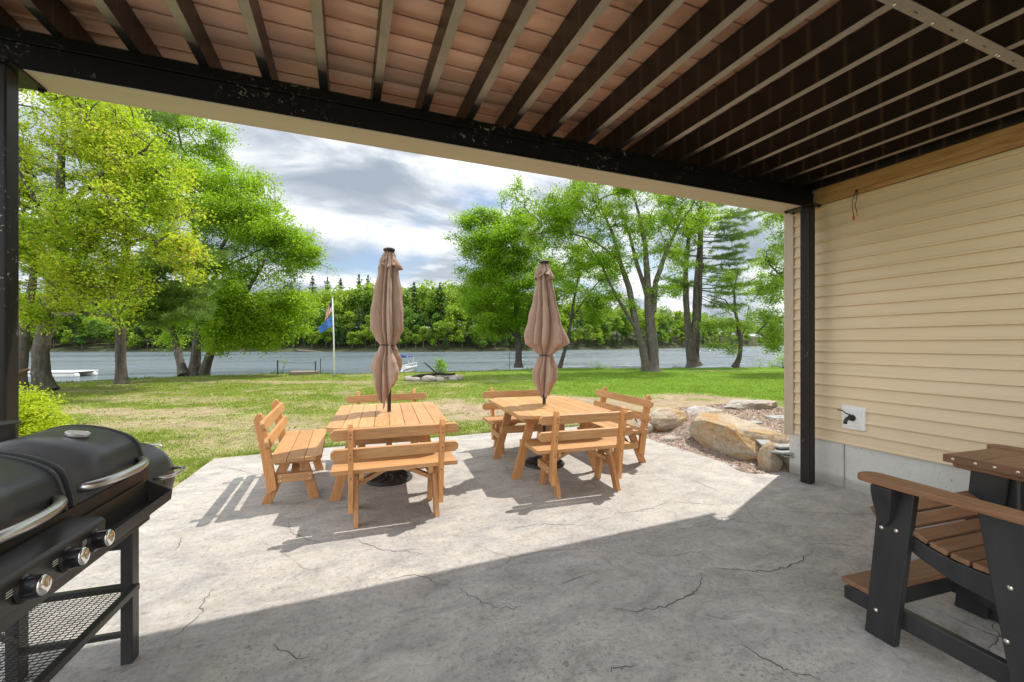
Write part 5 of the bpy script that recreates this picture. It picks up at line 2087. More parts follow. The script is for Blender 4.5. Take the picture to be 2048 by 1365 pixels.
tree('silver_maple', b, [[(at(1306, 743), 0.34), (cr(640, 1120), 0.33), (cr(625, 1000), 0.31), (cr(612, 850), 0.26), (cr(602, 650), 0.19), (cr(592, 480), 0.14), (cr(560, 300), 0.09), (cr(510, 130), 0.05), (cr(480, -60), 0.03)],
                         [(at(1294, 743), 0.26), (cr(575, 1100, -0.2), 0.23), (cr(540, 1000, -0.3), 0.21), (cr(490, 730, -0.5), 0.17), (cr(430, 560, -0.7), 0.13), (cr(390, 400, -0.8), 0.09), (cr(320, 240, -1.0), 0.05), (cr(260, 60, -1.2), 0.03)],
                         [(cr(522, 965, -0.3), 0.11), (cr(430, 820, -0.6), 0.085), (cr(365, 690, -0.9), 0.07), (cr(310, 570, -1.2), 0.045), (cr(200, 420, -1.6), 0.025)],
                         [(cr(640, 880), 0.20), (cr(655, 700, 0.2), 0.16), (cr(720, 510, 0.3), 0.12), (cr(800, 340, 0.4), 0.08), (cr(880, 230, 0.5), 0.045), (cr(930, 100, 0.6), 0.03)],
                         [(cr(600, 770), 0.15), (cr(535, 570, 0.4), 0.12), (cr(500, 430, 0.6), 0.09), (cr(430, 200, 0.8), 0.05), (cr(420, 20, 0.8), 0.03)],
                         [(cr(430, 560, -0.7), 0.07), (cr(260, 430, -1.6), 0.05), (cr(60, 380, -2.4), 0.03), (cr(-120, 400, -2.8), 0.02)]],
     [lobe(1075, 420, D - 2.4, 75, 50, 1.5, 170), lobe(1140, 400, D - 1.6, 80, 50, 1.8, 210), lobe(1215, 410, D - 0.6, 90, 65, 2.2, 270), lobe(1310, 410, D, 90, 60, 2.4, 230), lobe(1400, 420, D + 0.3, 70, 50, 2.0, 160), lobe(1160, 500, D - 1.4, 80, 45, 1.6, 170),
      lobe(1250, 510, D - 0.5, 70, 55, 1.8, 110), lobe(1330, 520, D + 0.2, 60, 45, 1.6, 80), lobe(1230, 600, D - 0.6, 70, 30, 1.2, 40), lobe(1325, 595, D, 40, 25, 1.0, 36), lobe(1120, 560, D - 1.4, 40, 30, 1.0, 50), lobe(1250, 300, D, 220, 80, 3.2, 420), lobe(1040, 395, D - 2.4, 30, 40, 1.0, 50), lobe(1100, 470, D - 2, 60, 35, 1.2, 90)],
     606, M['leaf_maple'], M['bark'], 'big airy maple with several upright stems from one thick base, right of the umbrellas', 'maple tree', NEARTREES, clump=0.20, per=36, leaf=0.108, start=b.z + 2.4, gap=0.40)
# --- twin trunk with pine
b = at(1388, 733)
D = depth(b)
tree('twin_trunk_tree', b, [[(b, 0.48), (px(1382, 705, D), 0.40), (px(1376, 660, D), 0.26), (px(1372, 600, D), 0.23), (px(1371, 540, D), 0.19), (px(1378, 470, D), 0.13), (px(1384, 400, D), 0.07)],
                            [(px(1384, 690, D), 0.3), (px(1391, 640, D), 0.24), (px(1392, 570, D + 0.2), 0.20), (px(1398, 500, D + 0.3), 0.15), (px(1401, 430, D + 0.4), 0.10)]],
     [lobe(1368, 500, D - 0.6, 28, 60, 0.9, 90), lobe(1385, 450, D - 0.6, 40, 40, 1.1, 90), lobe(1362, 570, D - 0.3, 16, 40, 0.7, 40), lobe(1410, 520, D, 22, 30, 0.8, 30)],
     707, M['leaf_maple'], M['bark'], 'twin trunks joined over a bulging burl at the shore', 'tree', NEARTREES, clump=0.2, per=30, leaf=0.14, start=b.z + 2.6)
b2 = at(1402, 734) + Vector((0.35, 0.9, 0))
D2 = depth(b2)
brs = []
rp = random.Random(21)
for (u0, v0, u1, v1, ww) in ((1403, 430, 1540, 425, 0.8), (1403, 440, 1500, 455, 0.7), (1403, 470, 1525, 470, 0.8), (1402, 500, 1500, 498, 0.8), (1402, 520, 1520, 525, 0.7), (1402, 545, 1490, 552, 0.7), (1402, 572, 1530, 575, 0.7), (1402, 590, 1480, 612, 0.6),
                             (1402, 560, 1340, 572, 0.5), (1402, 500, 1345, 505, 0.5), (1402, 440, 1345, 430, 0.6), (1402, 400, 1480, 395, 0.7), (1402, 380, 1330, 375, 0.6)):
    for q in range(3):
        brs.append((px(u0, v0 + q * 7 + rp.uniform(-6, 6), D2), px(u1 - q * 18 + rp.uniform(-16, 10), v1 - 12 + q * 9 + rp.uniform(-9, 9), D2 + (-1.6, 0.2, 1.5)[q]), rp.uniform(0.0, 0.09), ww))
pine('pine_tree', b2, [(b2, 0.22), (px(1399, 600, D2), 0.19), (px(1402, 500, D2), 0.15), (px(1403, 400, D2), 0.10), (px(1403, 250, D2), 0.04)], brs, 33, M['needle'], M['bark_dark'],
     'white pine with flat dark branch layers reaching right, behind the twin trunks', NEARTREES, 0.22, 0.022, 12, 0.72)
# --- thin curved tree with the reflector
b = at(1470, 735.5)
D = depth(b)
tree('curved_tree', b, [[(b, 0.20), (px(1479, 715, D), 0.16), (px(1482, 685, D), 0.14), (px(1476, 650, D), 0.12), (px(1470, 620, D), 0.10), (px(1468, 580, D), 0.06), (px(1476, 540, D), 0.03)],
                        [(px(1472, 630, D), 0.06), (px(1450, 600, D - 0.5), 0.04), (px(1415, 590, D - 0.8), 0.025)], [(px(1482, 680, D), 0.04), (px(1492, 650, D), 0.03), (px(1498, 610, D), 0.02)]],
     [lobe(1450, 590, D - 0.4, 55, 35, 1.4, 70), lobe(1425, 650, D - 0.6, 45, 25, 1.2, 55), lobe(1445, 690, D - 0.5, 38, 18, 1.0, 40), lobe(1490, 560, D, 40, 35, 1.4, 50), lobe(1500, 640, D, 38, 25, 1.2, 45)],
     808, M['leaf_pale'], M['bark_dark'], 'thin curved dark tree with a red and white marker near its foot', 'tree', NEARTREES, clump=0.22, per=24, leaf=0.125, start=b.z + 1.2)
mk = MB()
pm = px(1474.5, 700, D - 0.165)
mk.cur = 0
mk.lathe([(0.06, 0.0), (0.06, 0.18)], (0, 0, 0.02), 12)
mk.cur = 1
mk.lathe([(0.062, 0.0), (0.062, 0.10)], (0, 0, 0.202), 12)
o = mk.build('trunk_marker', [M['white_paint'], M['dull_red']])
o.location = pm
tag(o, 'small red and white marker fixed to the curved tree', 'marker')
# --- tree overhanging from beyond the house corner
b = at(1640, 746)
D = depth(b)
tree('overhanging_tree', b, [[(b, 0.22), (px(1640, 680, D), 0.19), (px(1636, 600, D), 0.16), (px(1632, 480, D), 0.10), (px(1630, 380, D), 0.05)],
                             [(px(1638, 640, D), 0.09), (px(1585, 632, D - 0.4), 0.07), (px(1540, 640, D - 0.6), 0.05), (px(1512, 668, D - 0.7), 0.03)],
                             [(px(1636, 600, D), 0.09), (px(1580, 570, D - 0.3), 0.06), (px(1530, 520, D - 0.5), 0.03)], [(px(1633, 520, D), 0.08), (px(1590, 460, D), 0.05), (px(1560, 430, D), 0.03)]],
     [lobe(1565, 450, D - 0.2, 40, 30, 1.4, 80), lobe(1555, 520, D - 0.4, 48, 34, 1.4, 110), lobe(1530, 580, D - 0.5, 48, 30, 1.2, 80), lobe(1545, 640, D - 0.6, 52, 30, 1.2, 90), lobe(1530, 690, D - 0.8, 50, 24, 1.0, 70), lobe(1650, 450, D, 80, 120, 2.2, 240), lobe(1660, 620, D, 60, 60, 1.6, 80), lobe(1570, 590, D, 30, 50, 1.0, 60), lobe(1570, 400, D, 36, 20, 1.2, 40)],
     909, M['leaf_pale'], M['bark_dark'], 'pale leafy tree overhanging from beyond the house corner', 'tree', NEARTREES, clump=0.21, per=28, leaf=0.12, start=b.z + 1.6)


def shrub(name, base, lobes, seed, mat, label, cat='shrub', leaf=0.05, per=22, clump=0.09, group=None, stems=9):
    t = thing(name, base, label, cat, 0, group)
    rg = np.random.default_rng(seed)
    bs = np.array(base[:])
    m_ = MB()
    C = []
    for c, r, n in lobes:
        c = np.array(c[:])
        for _ in range(n):
            v = rg.normal(size=3)
            v /= np.linalg.norm(v)
            q = c + v * np.array(r) * rg.random() ** 0.4
            q[2] = max(q[2], bs[2] + 0.02)
            C.append(q + rg.normal(size=(per, 3)) * clump)
            if rg.random() < 0.35:
                m_.tube([Vector(bs - bs + rg.normal(size=3) * np.array([0.05, 0.05, 0])), Vector((q - bs) * 0.5 + rg.normal(size=3) * 0.03), Vector(q - bs)], [0.008, 0.006, 0.003], 4, False)
    m_.build('stems', M['bark'], t)
    LV, LF = leaf_quads(np.concatenate(C) - bs, leaf, rg, 0.6, 0.45)
    np_mesh('foliage', LV, LF, mat, t)
    return t


d = 7.0
shrub('shrub', Vector(tuple(px(30, 900, d)[:2]) + (-0.03,)), [(px(15, 850, d), (0.62, 0.5, 0.42), 130), (px(72, 848, d - 0.2), (0.36, 0.4, 0.36), 100), (px(62, 806, d), (0.26, 0.3, 0.22), 55), (px(98, 868, d - 0.3), (0.24, 0.25, 0.2), 50)], 12, M['bush'],
      'bright lime green shrub behind the grill beside the left post', 'shrub', 0.05, 26, 0.075)
b = at(882, 746)
shrub('shrub', b, [(b + Vector((0, 0, 0.3)), (0.4, 0.35, 0.3), 26), (b + Vector((-0.1, 0, 0.62)), (0.22, 0.2, 0.16), 10)], 13, M['leaf_deep'], 'small round green shrub at the water beyond the fire pit', 'shrub', 0.11, 18, 0.11)
b = at(1190, 739)
shrub('shrub', b, [(b + Vector((0, 0, 0.3)), (0.55, 0.4, 0.35), 22), (b + Vector((0.7, 0, 0.1)), (0.6, 0.3, 0.14), 16)], 14, M['leaf_pale'], 'sparse pale shrub at the water left of the big multi stem maple', 'shrub', 0.09, 9, 0.13)
b = at(1568, 737)
shrub('shrub', b, [(b + Vector((0.1, 0, 0.5)), (0.6, 0.5, 0.55), 50), (b + Vector((-0.9, 0, 0.35)), (0.5, 0.4, 0.3), 16)], 15, M['leaf_deep'], 'dark green shrub at the shore beside the house corner', 'shrub', 0.09, 15, 0.13)
b = at(1520, 737)
shrub('shrub', b, [(b + Vector((0, 0, 0.4)), (0.8, 0.4, 0.45), 26)], 16, M['leaf_pale'], 'thin pale shrub at the shore right of the curved tree', 'shrub', 0.08, 9, 0.16)

# pansies
p = flat(1474, 864, 0.17)
pz = thing('pansy_plant', Vector((p.x, p.y, 0.14)), 'small clump of purple pansies in the mulch', 'flower')
rg = np.random.default_rng(77)
C = rg.normal(size=(170, 3)) * np.array([0.085, 0.07, 0.022]) + np.array([0, 0, 0.05])
LV, LF = leaf_quads(C, 0.042, rg, 0.8, 0.6)
np_mesh('foliage', LV, LF, M['pansy_leaf'], pz)
C = rg.normal(size=(60, 3)) * np.array([0.085, 0.06, 0.016]) + np.array([0.02, 0.03, 0.105])
LV, LF = leaf_quads(C, 0.042, rg, 0.4, 0.95)
np_mesh('petals', LV, LF, M['petal'], pz)

# ------------------------------------------------------------------ grass blades
def make_grass():
    rg = np.random.default_rng(44)
    n = 330000
    q = rg.uniform(-1.35, 1.0, n)
    d = 4.6 * (26.0 / 4.6) ** rg.random(n)
    l = q * d
    x = d * SN + l * CS
    y = d * CS - l * SN
    ok = d < shore_d(q) - 0.05
    inp = (x > -1.67) & (x < 4.38) & (y < 6.66)
    inp |= (y < 3.52) & (x > -3.4)
    inbed = (x > 4.3) & (y < 7.4) & (x > 4.3 + np.clip(y - 5.2, 0, 9) * 0.62)
    ok &= ~inp & ~inbed
    b_ = bare(x, y)
    ok &= rg.random(n) > b_ * 1.15
    x, y, d, b_ = x[ok], y[ok], d[ok], b_[ok]
    k = lush(x, y)
    n = len(x)
    tuft = fbm(x * 3.0, y * 3.0, 3)
    h = (0.020 + 0.034 * tuft ** 2 * rg.random(n) * 2.2) * (0.8 + 0.5 * rg.random(n)) * (1 - 0.4 * b_)
    w = 0.0038 + 0.0007 * d
    z = -0.03 - SLOPE * np.maximum(0, d - 9.0) + (fbm(x * 0.8, y * 0.8, 3) - 0.5) * 0.05 * np.clip((d - 6.5) / 4, 0, 1)
    a = rg.random(n) * 6.283
    ln = rg.normal(0, 0.55, (n, 2)) * h[:, None]
    P = np.stack([x, y, z - 0.004], -1)
    s = np.stack([np.cos(a), np.sin(a), np.zeros(n)], -1) * w[:, None]
    T = P + np.stack([ln[:, 0], ln[:, 1], h], -1)
    V = np.stack([P - s, P + s, T], 1)
    lu = k > rg.random(n)
    for nm, sel, mat, lb in (('grass', ~lu, M['grass'], 'short dry patchy grass of the lawn'), ('lush_grass', lu, M['grass_lush'], 'short lush green grass of the lawn')):
        vv = V[sel].reshape(-1, 3)
        o = np_mesh(nm, vv, np.arange(len(vv)).reshape(-1, 3), mat)
        tag(o, lb, 'grass', None, 'stuff')


make_grass()


def make_edge_grass():
    """ragged fringe of grass leaning over the rim of the slab"""
    rg = np.random.default_rng(61)
    V = []
    for (x0, y0), (x1, y1), n in (((4.34, 6.63), (2.3, 6.71), 1500), ((2.3, 6.71), (-0.3, 6.61), 2600), ((-0.3, 6.61), (-1.62, 6.51), 1500), ((-1.63, 6.50), (-1.69, 5.2), 1600), ((-1.69, 5.2), (-1.71, 3.6), 1600)):
        f = rg.random(n)
        ex, ey = x1 - x0, y1 - y0
        L = math.hypot(ex, ey)
        nx, ny = -ey / L, ex / L
        if nx * (0.5 * (x0 + x1) - 1.3) + ny * (0.5 * (y0 + y1) - 4.0) < 0:
            nx, ny = -nx, -ny
        keep = fbm(x0 + ex * f * 1.0 + 3, (y0 + ey * f) * 2.3, 3) > 0.40 + 0.16 * rg.random(n)
        f = f[keep]
        m = len(f)
        o = np.abs(rg.normal(0.0, 0.035, m)) + 0.004
        x, y = x0 + ex * f + nx * o, y0 + ey * f + ny * o
        h = rg.uniform(0.04, 0.095, m)
        P = np.stack([x, y, np.full(m, -0.035)], -1)
        a = rg.random(m) * 6.283
        s = np.stack([np.cos(a), np.sin(a), np.zeros(m)], -1) * 0.005
        ln = rg.normal(-0.25, 0.5, m) * h
        sd = rg.normal(0, 0.4, m) * h
        T = P + np.stack([nx * ln + ex / L * sd, ny * ln + ey / L * sd, h], -1)
        V.append(np.stack([P - s, P + s, T], 1).reshape(-1, 3))
    V = np.concatenate(V)
    tag(np_mesh('edge_grass', V, np.arange(len(V)).reshape(-1, 3), M['grass']), 'ragged fringe of grass along the rim of the patio slab', 'grass', None, 'stuff')


make_edge_grass()


def make_weeds():
    """taller weeds along the edge of the bank"""
    rg = np.random.default_rng(9)
    n = 5200
    q = rg.uniform(-1.35, 0.75, n)
    d = shore_d(q) + (fbm(q * 30 + 5, q * 0 + 3.3, 4) - 0.5) * 0.9 + rg.normal(0.05, 0.14, n)
    l = q * d
    x, y = d * SN + l * CS, d * CS - l * SN
    cl = fbm(x * 0.8, y * 0.8, 3)
    h = 0.06 + 0.5 * np.clip(cl - 0.5, 0, 1) * rg.random(n) * 2
    z = -0.03 - SLOPE * np.maximum(0, d - 9.0) - 0.03
    P = np.stack([x, y, z], -1)
    a = rg.random(n) * 6.283
    s = np.stack([np.cos(a), np.sin(a), np.zeros(n)], -1) * 0.018
    T = P + np.stack([rg.normal(0, 0.3, n) * h, rg.normal(0, 0.3, n) * h, h], -1)
    V = np.stack([P - s, P + s, T], 1).reshape(-1, 3)
    tag(np_mesh('shore_weeds', V, np.arange(3 * n).reshape(n, 3), M['weed']), 'uneven weeds growing along the edge of the bank', 'weeds', None, 'stuff')


make_weeds()


# ================================================================== FAR SHORE FOREST
def far_conifer(rg, H, R, n, ragged=False):
    """leaf-sized faces of a conifer with drooping whorls; pines are open at the bottom"""
    lay = max(9, int(H / 0.75))
    C = []
    for k in range(lay):
        f = (k + rg.random() * 0.6) / lay
        z = H * (0.18 + 0.82 * f)
        r = R * (1 - f) ** 0.7 * (0.55 + 0.75 * rg.random()) + 0.2
        if ragged:      # old white pine: broad uneven tiers almost to the top
            r = R * (0.30 + 0.70 * (1 - f) ** 0.6) * (0.35 + 0.85 * rg.random()) * (1.0 if f < 0.93 else 0.4)
        m = max(6, int(n / lay * ((1.25 - f) if not ragged else (0.5 + r / R))))
        na = int(rg.integers(4, 7))
        aa = rg.integers(0, na, m) * 6.283 / na + rg.normal(0, 0.22, m) + k
        rr = r * rg.random(m) ** 0.7 * (0.6 + 0.5 * np.sin(aa * 1.7 + k * 1.3) ** 2)
        C.append(np.stack([np.cos(aa) * rr, np.sin(aa) * rr, z - rr * 0.14 + rg.normal(0, 0.16, m)], -1))
    return np.concatenate(C)


def far_broad(rg, H, R, n):
    C = []
    nb = int(rg.integers(7, 12))
    for k in range(nb):
        a = rg.random() * 6.283
        f = rg.random()
        z = H * (0.35 + 0.6 * f)
        r = R * 0.62 * math.sqrt(max(0.05, 1 - (f * 1.3 - 0.35) ** 2)) * rg.random() ** 0.5
        br = R * (0.32 + 0.25 * rg.random())
        v = rg.normal(size=(n // nb, 3))
        v /= np.linalg.norm(v, axis=1)[:, None]
        v *= (rg.random(n // nb) ** 0.35)[:, None] * br
        v[:, 2] *= 0.72
        C.append(v + np.array([math.cos(a) * r, math.sin(a) * r, z]))
    return np.concatenate(C)


def far_ground(t):
    xs = [0.0, 0.8, 2.5, 12.0, 30.0, 60.0, 140.0, 400.0]
    zs = [-1.45, -1.0, -0.4, 1.2, 4.5, 8.0, 12.0, 16.0]
    return float(np.interp(t, xs, zs))


def forest():
    rg = np.random.default_rng(70)
    sets = {'c': [[], []], 'l': [[], []], 'm': [[], []]}
    TB = MB()
    for row, (t0, t1, num) in enumerate(((1.5, 5.0, 200), (6.0, 13.0, 200), (15.0, 26.0, 250), (30.0, 48.0, 265))):
        for i in range(num):
            u = -900 + (1900 + 900) * (i + rg.random()) / num
            q = (u - 1024) / FPX
            D = float(far_d(np.array([q]))[0])
            t = t0 + (t1 - t0) * rg.random()
            if D > 300:
                t *= 1.6
            d = D + t
            l = q * d
            base = np.array([d * SN + l * CS, d * CS - l * SN, far_ground(t)])
            big = min(2.2, max(1.0, D / 200))
            con = fbm(np.array([u * 0.012 + row * 3]), np.array([row * 1.7]), 3)[0]
            r_ = rg.random()
            if row == 0:
                kind = 'l' if r_ < 0.30 else ('m' if r_ < 0.68 else 'c')
                H = rg.uniform(4.5, 9.5)
            elif row == 1:
                kind = 'c' if con > 0.47 and r_ < 0.45 else ('m' if r_ < 0.6 else 'l')
                H = rg.uniform(10.5, 15.5)
            else:
                kind = 'c' if r_ < 0.06 else ('l' if r_ < 0.78 else 'm')
                H = rg.uniform(12.0, 16.0) if row == 2 else rg.uniform(12.0, 14.5)
                H *= 1.22 * (0.78 + 0.22 * big)
            if row >= 2:
                H *= 1 + 0.20 * math.exp(-((u - 900) / 200.0) ** 2)
            R = H * (0.17 if kind == 'c' else (0.34 if row < 2 else 0.40)) * rg.uniform(0.85, 1.2)
            n = 1250 if kind == 'c' else 1150
            if row >= 2:
                n = int(n * 0.8)
            C = far_conifer(rg, H, R, n) if kind == 'c' else far_broad(rg, H, R, n)
            sz = (0.62 if kind == 'c' else 0.68) * (H / 11) ** 0.6
            V, F = leaf_quads(C + base, sz, rg, 0.5 if kind != 'c' else 0.9, 0.7 if kind != 'c' else 0.42)
            sets[kind][0].append(V)
            if row <= 1 and rg.random() < 0.55:
                TB.tube([Vector(base), Vector(base + np.array([rg.normal(0, 0.2), 0, H * 0.8]))], [0.16, 0.05], 5, False)
    parts = []
    VV, FF, MI, off = [], [], [], 0
    for k, (key, mi) in enumerate((('c', 0), ('l', 1), ('m', 2))):
        V = np.concatenate(sets[key][0])
        VV.append(V)
        FF.append(np.arange(len(V)).reshape(-1, 4) + off)
        MI.append(np.full(len(V) // 4, mi))
        off += len(V)
    tv = np.array(TB.v)
    tf = np.array(TB.f) + off
    VV.append(tv)
    FF.append(tf)
    MI.append(np.full(len(tf), 3))
    o = np_mesh('far_forest', np.concatenate(VV), np.concatenate(FF), [M['far_conifer'], M['far_leaf'], M['far_mid'], M['bark']], None, np.concatenate(MI))
    tag(o, 'dense mixed spring forest covering the far shore of the lake', 'forest', None, 'stuff')


forest()


def far_tree(u, t, H, R, kind, seed, label, n=2200, spire=False):
    rg = np.random.default_rng(seed)
    q = (u - 1024) / FPX
    D = float(far_d(np.array([q]))[0])
    d = D + t
    l = q * d
    base = np.array([d * SN + l * CS, d * CS - l * SN, far_ground(t)])
    pine_ = kind == 'c'
    th = thing('pine_tree' if pine_ else 'broadleaf_tree', base, label, 'pine tree' if pine_ else 'tree', 0, 'trees standing out on the far shore')
    if pine_:
        C = far_conifer(rg, H, R, n, True)
        V, F = leaf_quads(C, 0.62, rg, 0.9, 0.42)
    else:
        C = far_broad(rg, H, R, n)
        V, F = leaf_quads(C, 0.5, rg, 0.5, 0.7)
    np_mesh('crown', V, F, {'c': M['far_conifer'], 'l': M['far_leaf'], 'm': M['far_mid']}[kind], th)
    b_ = MB()
    b_.tube([(0, 0, -0.5), (0.1, 0, H * 0.5), (0, 0, H * 0.97)], [0.25, 0.17, 0.04], 7)
    b_.build('trunk', M['bark_dark'], th, 0, True)


for u, t, H, R, sd_, lb in ((625, 22, 19.5, 3.0, 1, 'tall open pine on the far skyline just right of the three trunk maple'), (655, 24, 18.8, 3.0, 2, 'tall pine on the far skyline right above the flagpole top'),
                            (681, 24, 18.6, 2.6, 3, 'tall pine on the far skyline a little right of the flagpole'), (718, 20, 20.0, 2.8, 4, 'tallest pine on the far skyline left of the left umbrella'), (736, 21, 19.8, 2.4, 5, 'tall thin pine on the far skyline touching the left umbrella'),
                            (828, 16, 17.4, 2.6, 6, 'dark pine on the far shore right of the left umbrella'), (880, 14, 17.2, 2.4, 7, 'slim dark pine on the far shore left of the round maple')):
    far_tree(u, t, H + 5.0, R * 1.15, 'c', sd_, lb)
for u, t, H, R, kd, sd_, lb in ((704, 1.5, 5.8, 2.3, 'l', 11, 'low bright yellow green tree at the far water edge left of the left umbrella'), (652, 2.0, 7.5, 3.0, 'l', 12, 'bright green tree at the far water edge behind the flagpole'),
                                (270, 1.5, 4.5, 3.2, 'l', 13, 'low rounded pale bush at the far water edge right of the bare pine trunk'), (868, 1.2, 4.4, 1.3, 'l', 14, 'small pale tree at the far water edge right of the left umbrella'),
                                (960, 1.5, 4.0, 2.4, 'm', 15, 'low green tree at the far water edge left of the round maple trunk'), (1215, 6, 11.5, 3.4, 'l', 16, 'yellow green tree on the far shore left of the big multi stem maple')):
    far_tree(u, t, H, R, kd, sd_, lb)
q = (620 - 1024) / FPX
Dl = float(far_d(np.array([q]))[0]) - 0.6
lg = MB()
pa, pb2 = px(596, 701, Dl), px(652, 705, Dl)
c_ = (pa + pb2) / 2
lg.tube([pa - c_, (pa + pb2) / 2 - c_ + Vector((0, 0, 0.05)), pb2 - c_], [0.32, 0.26, 0.12], 8)
lg.tube([(pa - c_) * 0.7, (pa - c_) * 0.7 + Vector((0.3, 0, 0.7))], [0.1, 0.03], 6)
o = lg.build('fallen_log', M['grey_wood'])
o.location = c_
tag(o, 'bleached log lying at the far water edge left of the flagpole', 'log')

# ================================================================== THINGS ON THE LAWN AND THE LAKE
# fire pit
cpt = at(868, 760)
rp = random.Random(31)
PIT = 'stones around the fire pit'
for k in range(13):
    a = 2 * math.pi * k / 13 + rp.uniform(-0.1, 0.1)
    p = cpt + Vector((math.cos(a) * 1.12, math.sin(a) * 0.85, 0))
    p.z = gz(p.x, p.y) - 0.05
    sz = rp.uniform(0.17, 0.26)
    rock('fire_pit_stone', p, (sz * 1.25, sz * 0.95, sz * 0.66), 200 + k, M['pit_stone'], 'rounded grey stone in the ring around the fire pit', 'stone', rp.uniform(0, 3), PIT, 6, 0.07, 3, 0.84)
gzc = gz(cpt.x, cpt.y)
for (x0, y0, z0, x1, y1, z1, r, lb) in ((-1.05, -0.2, 0.16, 0.25, 0.1, 0.26, 0.075, 'charred log lying lengthwise across the left of the fire pit'), (-0.1, 0.1, 0.22, 0.95, -0.1, 0.24, 0.06, 'charred log lying across the right of the fire pit'), (-0.45, 0.05, 0.78, 0.15, -0.1, 0.26, 0.032, 'thin charred stick poking up out of the fire pit')):
    b_ = MB()
    a_, e_ = Vector((x0, y0, z0)), Vector((x1, y1, z1))
    b_.tube([a_, a_.lerp(e_, 0.3) + Vector((0, 0, 0.02)), a_.lerp(e_, 0.7) - Vector((0, 0.02, 0.01)), e_], [r * 0.7, r, r * 0.95, r * 0.8], 9)
    o = b_.build('charred_log', M['char'])
    o.location = (cpt.x, cpt.y, gzc)
    tag(o, lb, 'log', 'charred logs in the fire pit')
# flagpole and flags
b = at(669, 753)
D = depth(b)
fp = thing('flagpole', b, 'thin white flagpole at the shore left of the left umbrella', 'flagpole')
top = (753 - 596) / FPX * D
m_ = MB()
m_.tube([(0, 0, 0), (-0.04, 0, top * 0.5), (-0.10, 0, top)], [0.045, 0.038, 0.028], 10)
m_.build('pole', M['white_paint'], fp, 0, True)
m_ = MB()
m_.lathe([(0.0, 0.0), (0.04, 0.02), (0.05, 0.05), (0.035, 0.085), (0.0, 0.1)], (-0.10, 0, top), 12)
m_.build('finial', M['gold'], fp, 0, True)
m_ = MB()
m_.lathe([(0.16, -0.05), (0.16, 0.02), (0.07, 0.05)], (0, 0, 0), 14)
m_.build('base', M['cast'], fp)


def limp_flag(name, hoist_top, height, corners, nu, nv, colour, label, cat):
    """cloth hung along the pole; corners(u, v) gives local position"""
    m_ = MB()
    vs, fs, mi = [], [], []
    for i in range(nu + 1):
        for j in range(nv + 1):
            vs.append(corners(i / nu, j / nv))
    for i in range(nu):
        for j in range(nv):
            fs.append((i * (nv + 1) + j, (i + 1) * (nv + 1) + j, (i + 1) * (nv + 1) + j + 1, i * (nv + 1) + j + 1))
            mi.append(colour((i + 0.5) / nu, (j + 0.5) / nv))
    m_.add(vs, fs)
    m_.m = mi
    o = m_.build(name, [M['flag_canton'], M['flag_white'], M['flag_red'], M['flag_blue'], M['gold']], None, 0, True)
    sd = o.modifiers.new('thickness', 'SOLIDIFY')
    sd.thickness = 0.006
    o.location = hoist_top
    return tag(o, label, cat, 'flags on the flagpole')


def us(i, j):     # i along the fly, j down the hoist; hangs in folds
    fold = 0.05 * math.sin(i * 9 + j * 2)
    return Vector((-0.03 - i * 0.25 - 0.06 * j * i, fold, -j * 0.60 - i * 0.52))


def us_col(i, j):
    if i < 0.42 and j < 7 / 13:
        return 0
    return 2 if int(j * 13) % 2 == 0 else 1


def blue(i, j):
    fold = 0.07 * math.sin(i * 8 + 1 + j)
    return Vector((-0.03 - i * 0.66 + 0.10 * j * i, fold, -j * 0.58 - i * (0.74 - 0.30 * j) + 0.1 * i * i))


limp_flag('striped_flag', b + Vector((-0.10 * 0.97, 0, top - 0.10)), 1, us, 14, 26, us_col, 'striped red and white flag with dark blue corner hanging limp on the flagpole', 'flag')
limp_flag('blue_flag', b + Vector((-0.08, 0, top - 0.88)), 1, blue, 14, 12, lambda i, j: 3, 'plain blue flag below the striped one on the flagpole', 'flag')
# shore posts with line, platform
FPST = 'thin posts along the shore'
pts = []
for k, (u, v, vt, r, lb) in enumerate(((555, 750, 722, 0.035, 'green metal post at the shore, left end of the rope line'), (631, 749, 724, 0.035, 'green metal post at the shore right of the wooden platform'), (641, 749, 719, 0.022, 'thinner green post at the shore between platform and flagpole'), (1019, 741, 705, 0.018, 'thin dark rod standing at the shore left of the round maple'))):
    p = at(u, v)
    h_ = (v - vt) / FPX * depth(p)
    b_ = MB()
    b_.tube([(0, 0, -0.2), (0, 0, h_)], r, 8)
    b_.tube([(0, 0, h_ - 0.02), (0, 0, h_ + 0.02)], r * 1.4, 8)
    o = b_.build('shore_post', M['green_metal'])
    o.location = p
    tag(o, lb, 'post', FPST)
    pts.append(p + Vector((0, 0, h_ * 0.92)))
b_ = MB()
a_, e_ = pts[0], pts[1]
b_.tube([Vector((0, 0, 0)), (e_ - a_) * 0.5 + Vector((0, 0, -0.04)), e_ - a_], 0.01, 6)
o = b_.build('rope', M['green_metal'])
o.location = a_
tag(o, 'thin dark rope strung between two green shore posts', 'rope')
p = at(607, 750)
pf = thing('wooden_platform', p, 'low weathered wooden platform at the water edge left of the flagpole', 'platform')
b_ = MB()
for k in range(9):
    b_.box(-0.65 + k * 0.145, -0.65 + k * 0.145 + 0.138, -0.05, 1.3, 0.10, 0.15)
b_.build('planks', M['grey_wood'], pf, 0.003)
b_ = MB()
b_.box(-0.63, 0.63, -0.02, 0.06, -0.25, 0.099)
b_.box(-0.63, 0.63, 1.18, 1.26, -0.8, 0.099)
b_.build('bearers', M['grey_wood'], pf)
p = at(563, 748)
shrub('sapling', p, [(p + Vector((0.12, 0, 0.62)), (0.28, 0.2, 0.14), 12)], 91, M['leaf_pale'], 'tiny sapling by the left green shore post', 'sapling', 0.06, 9, 0.06)
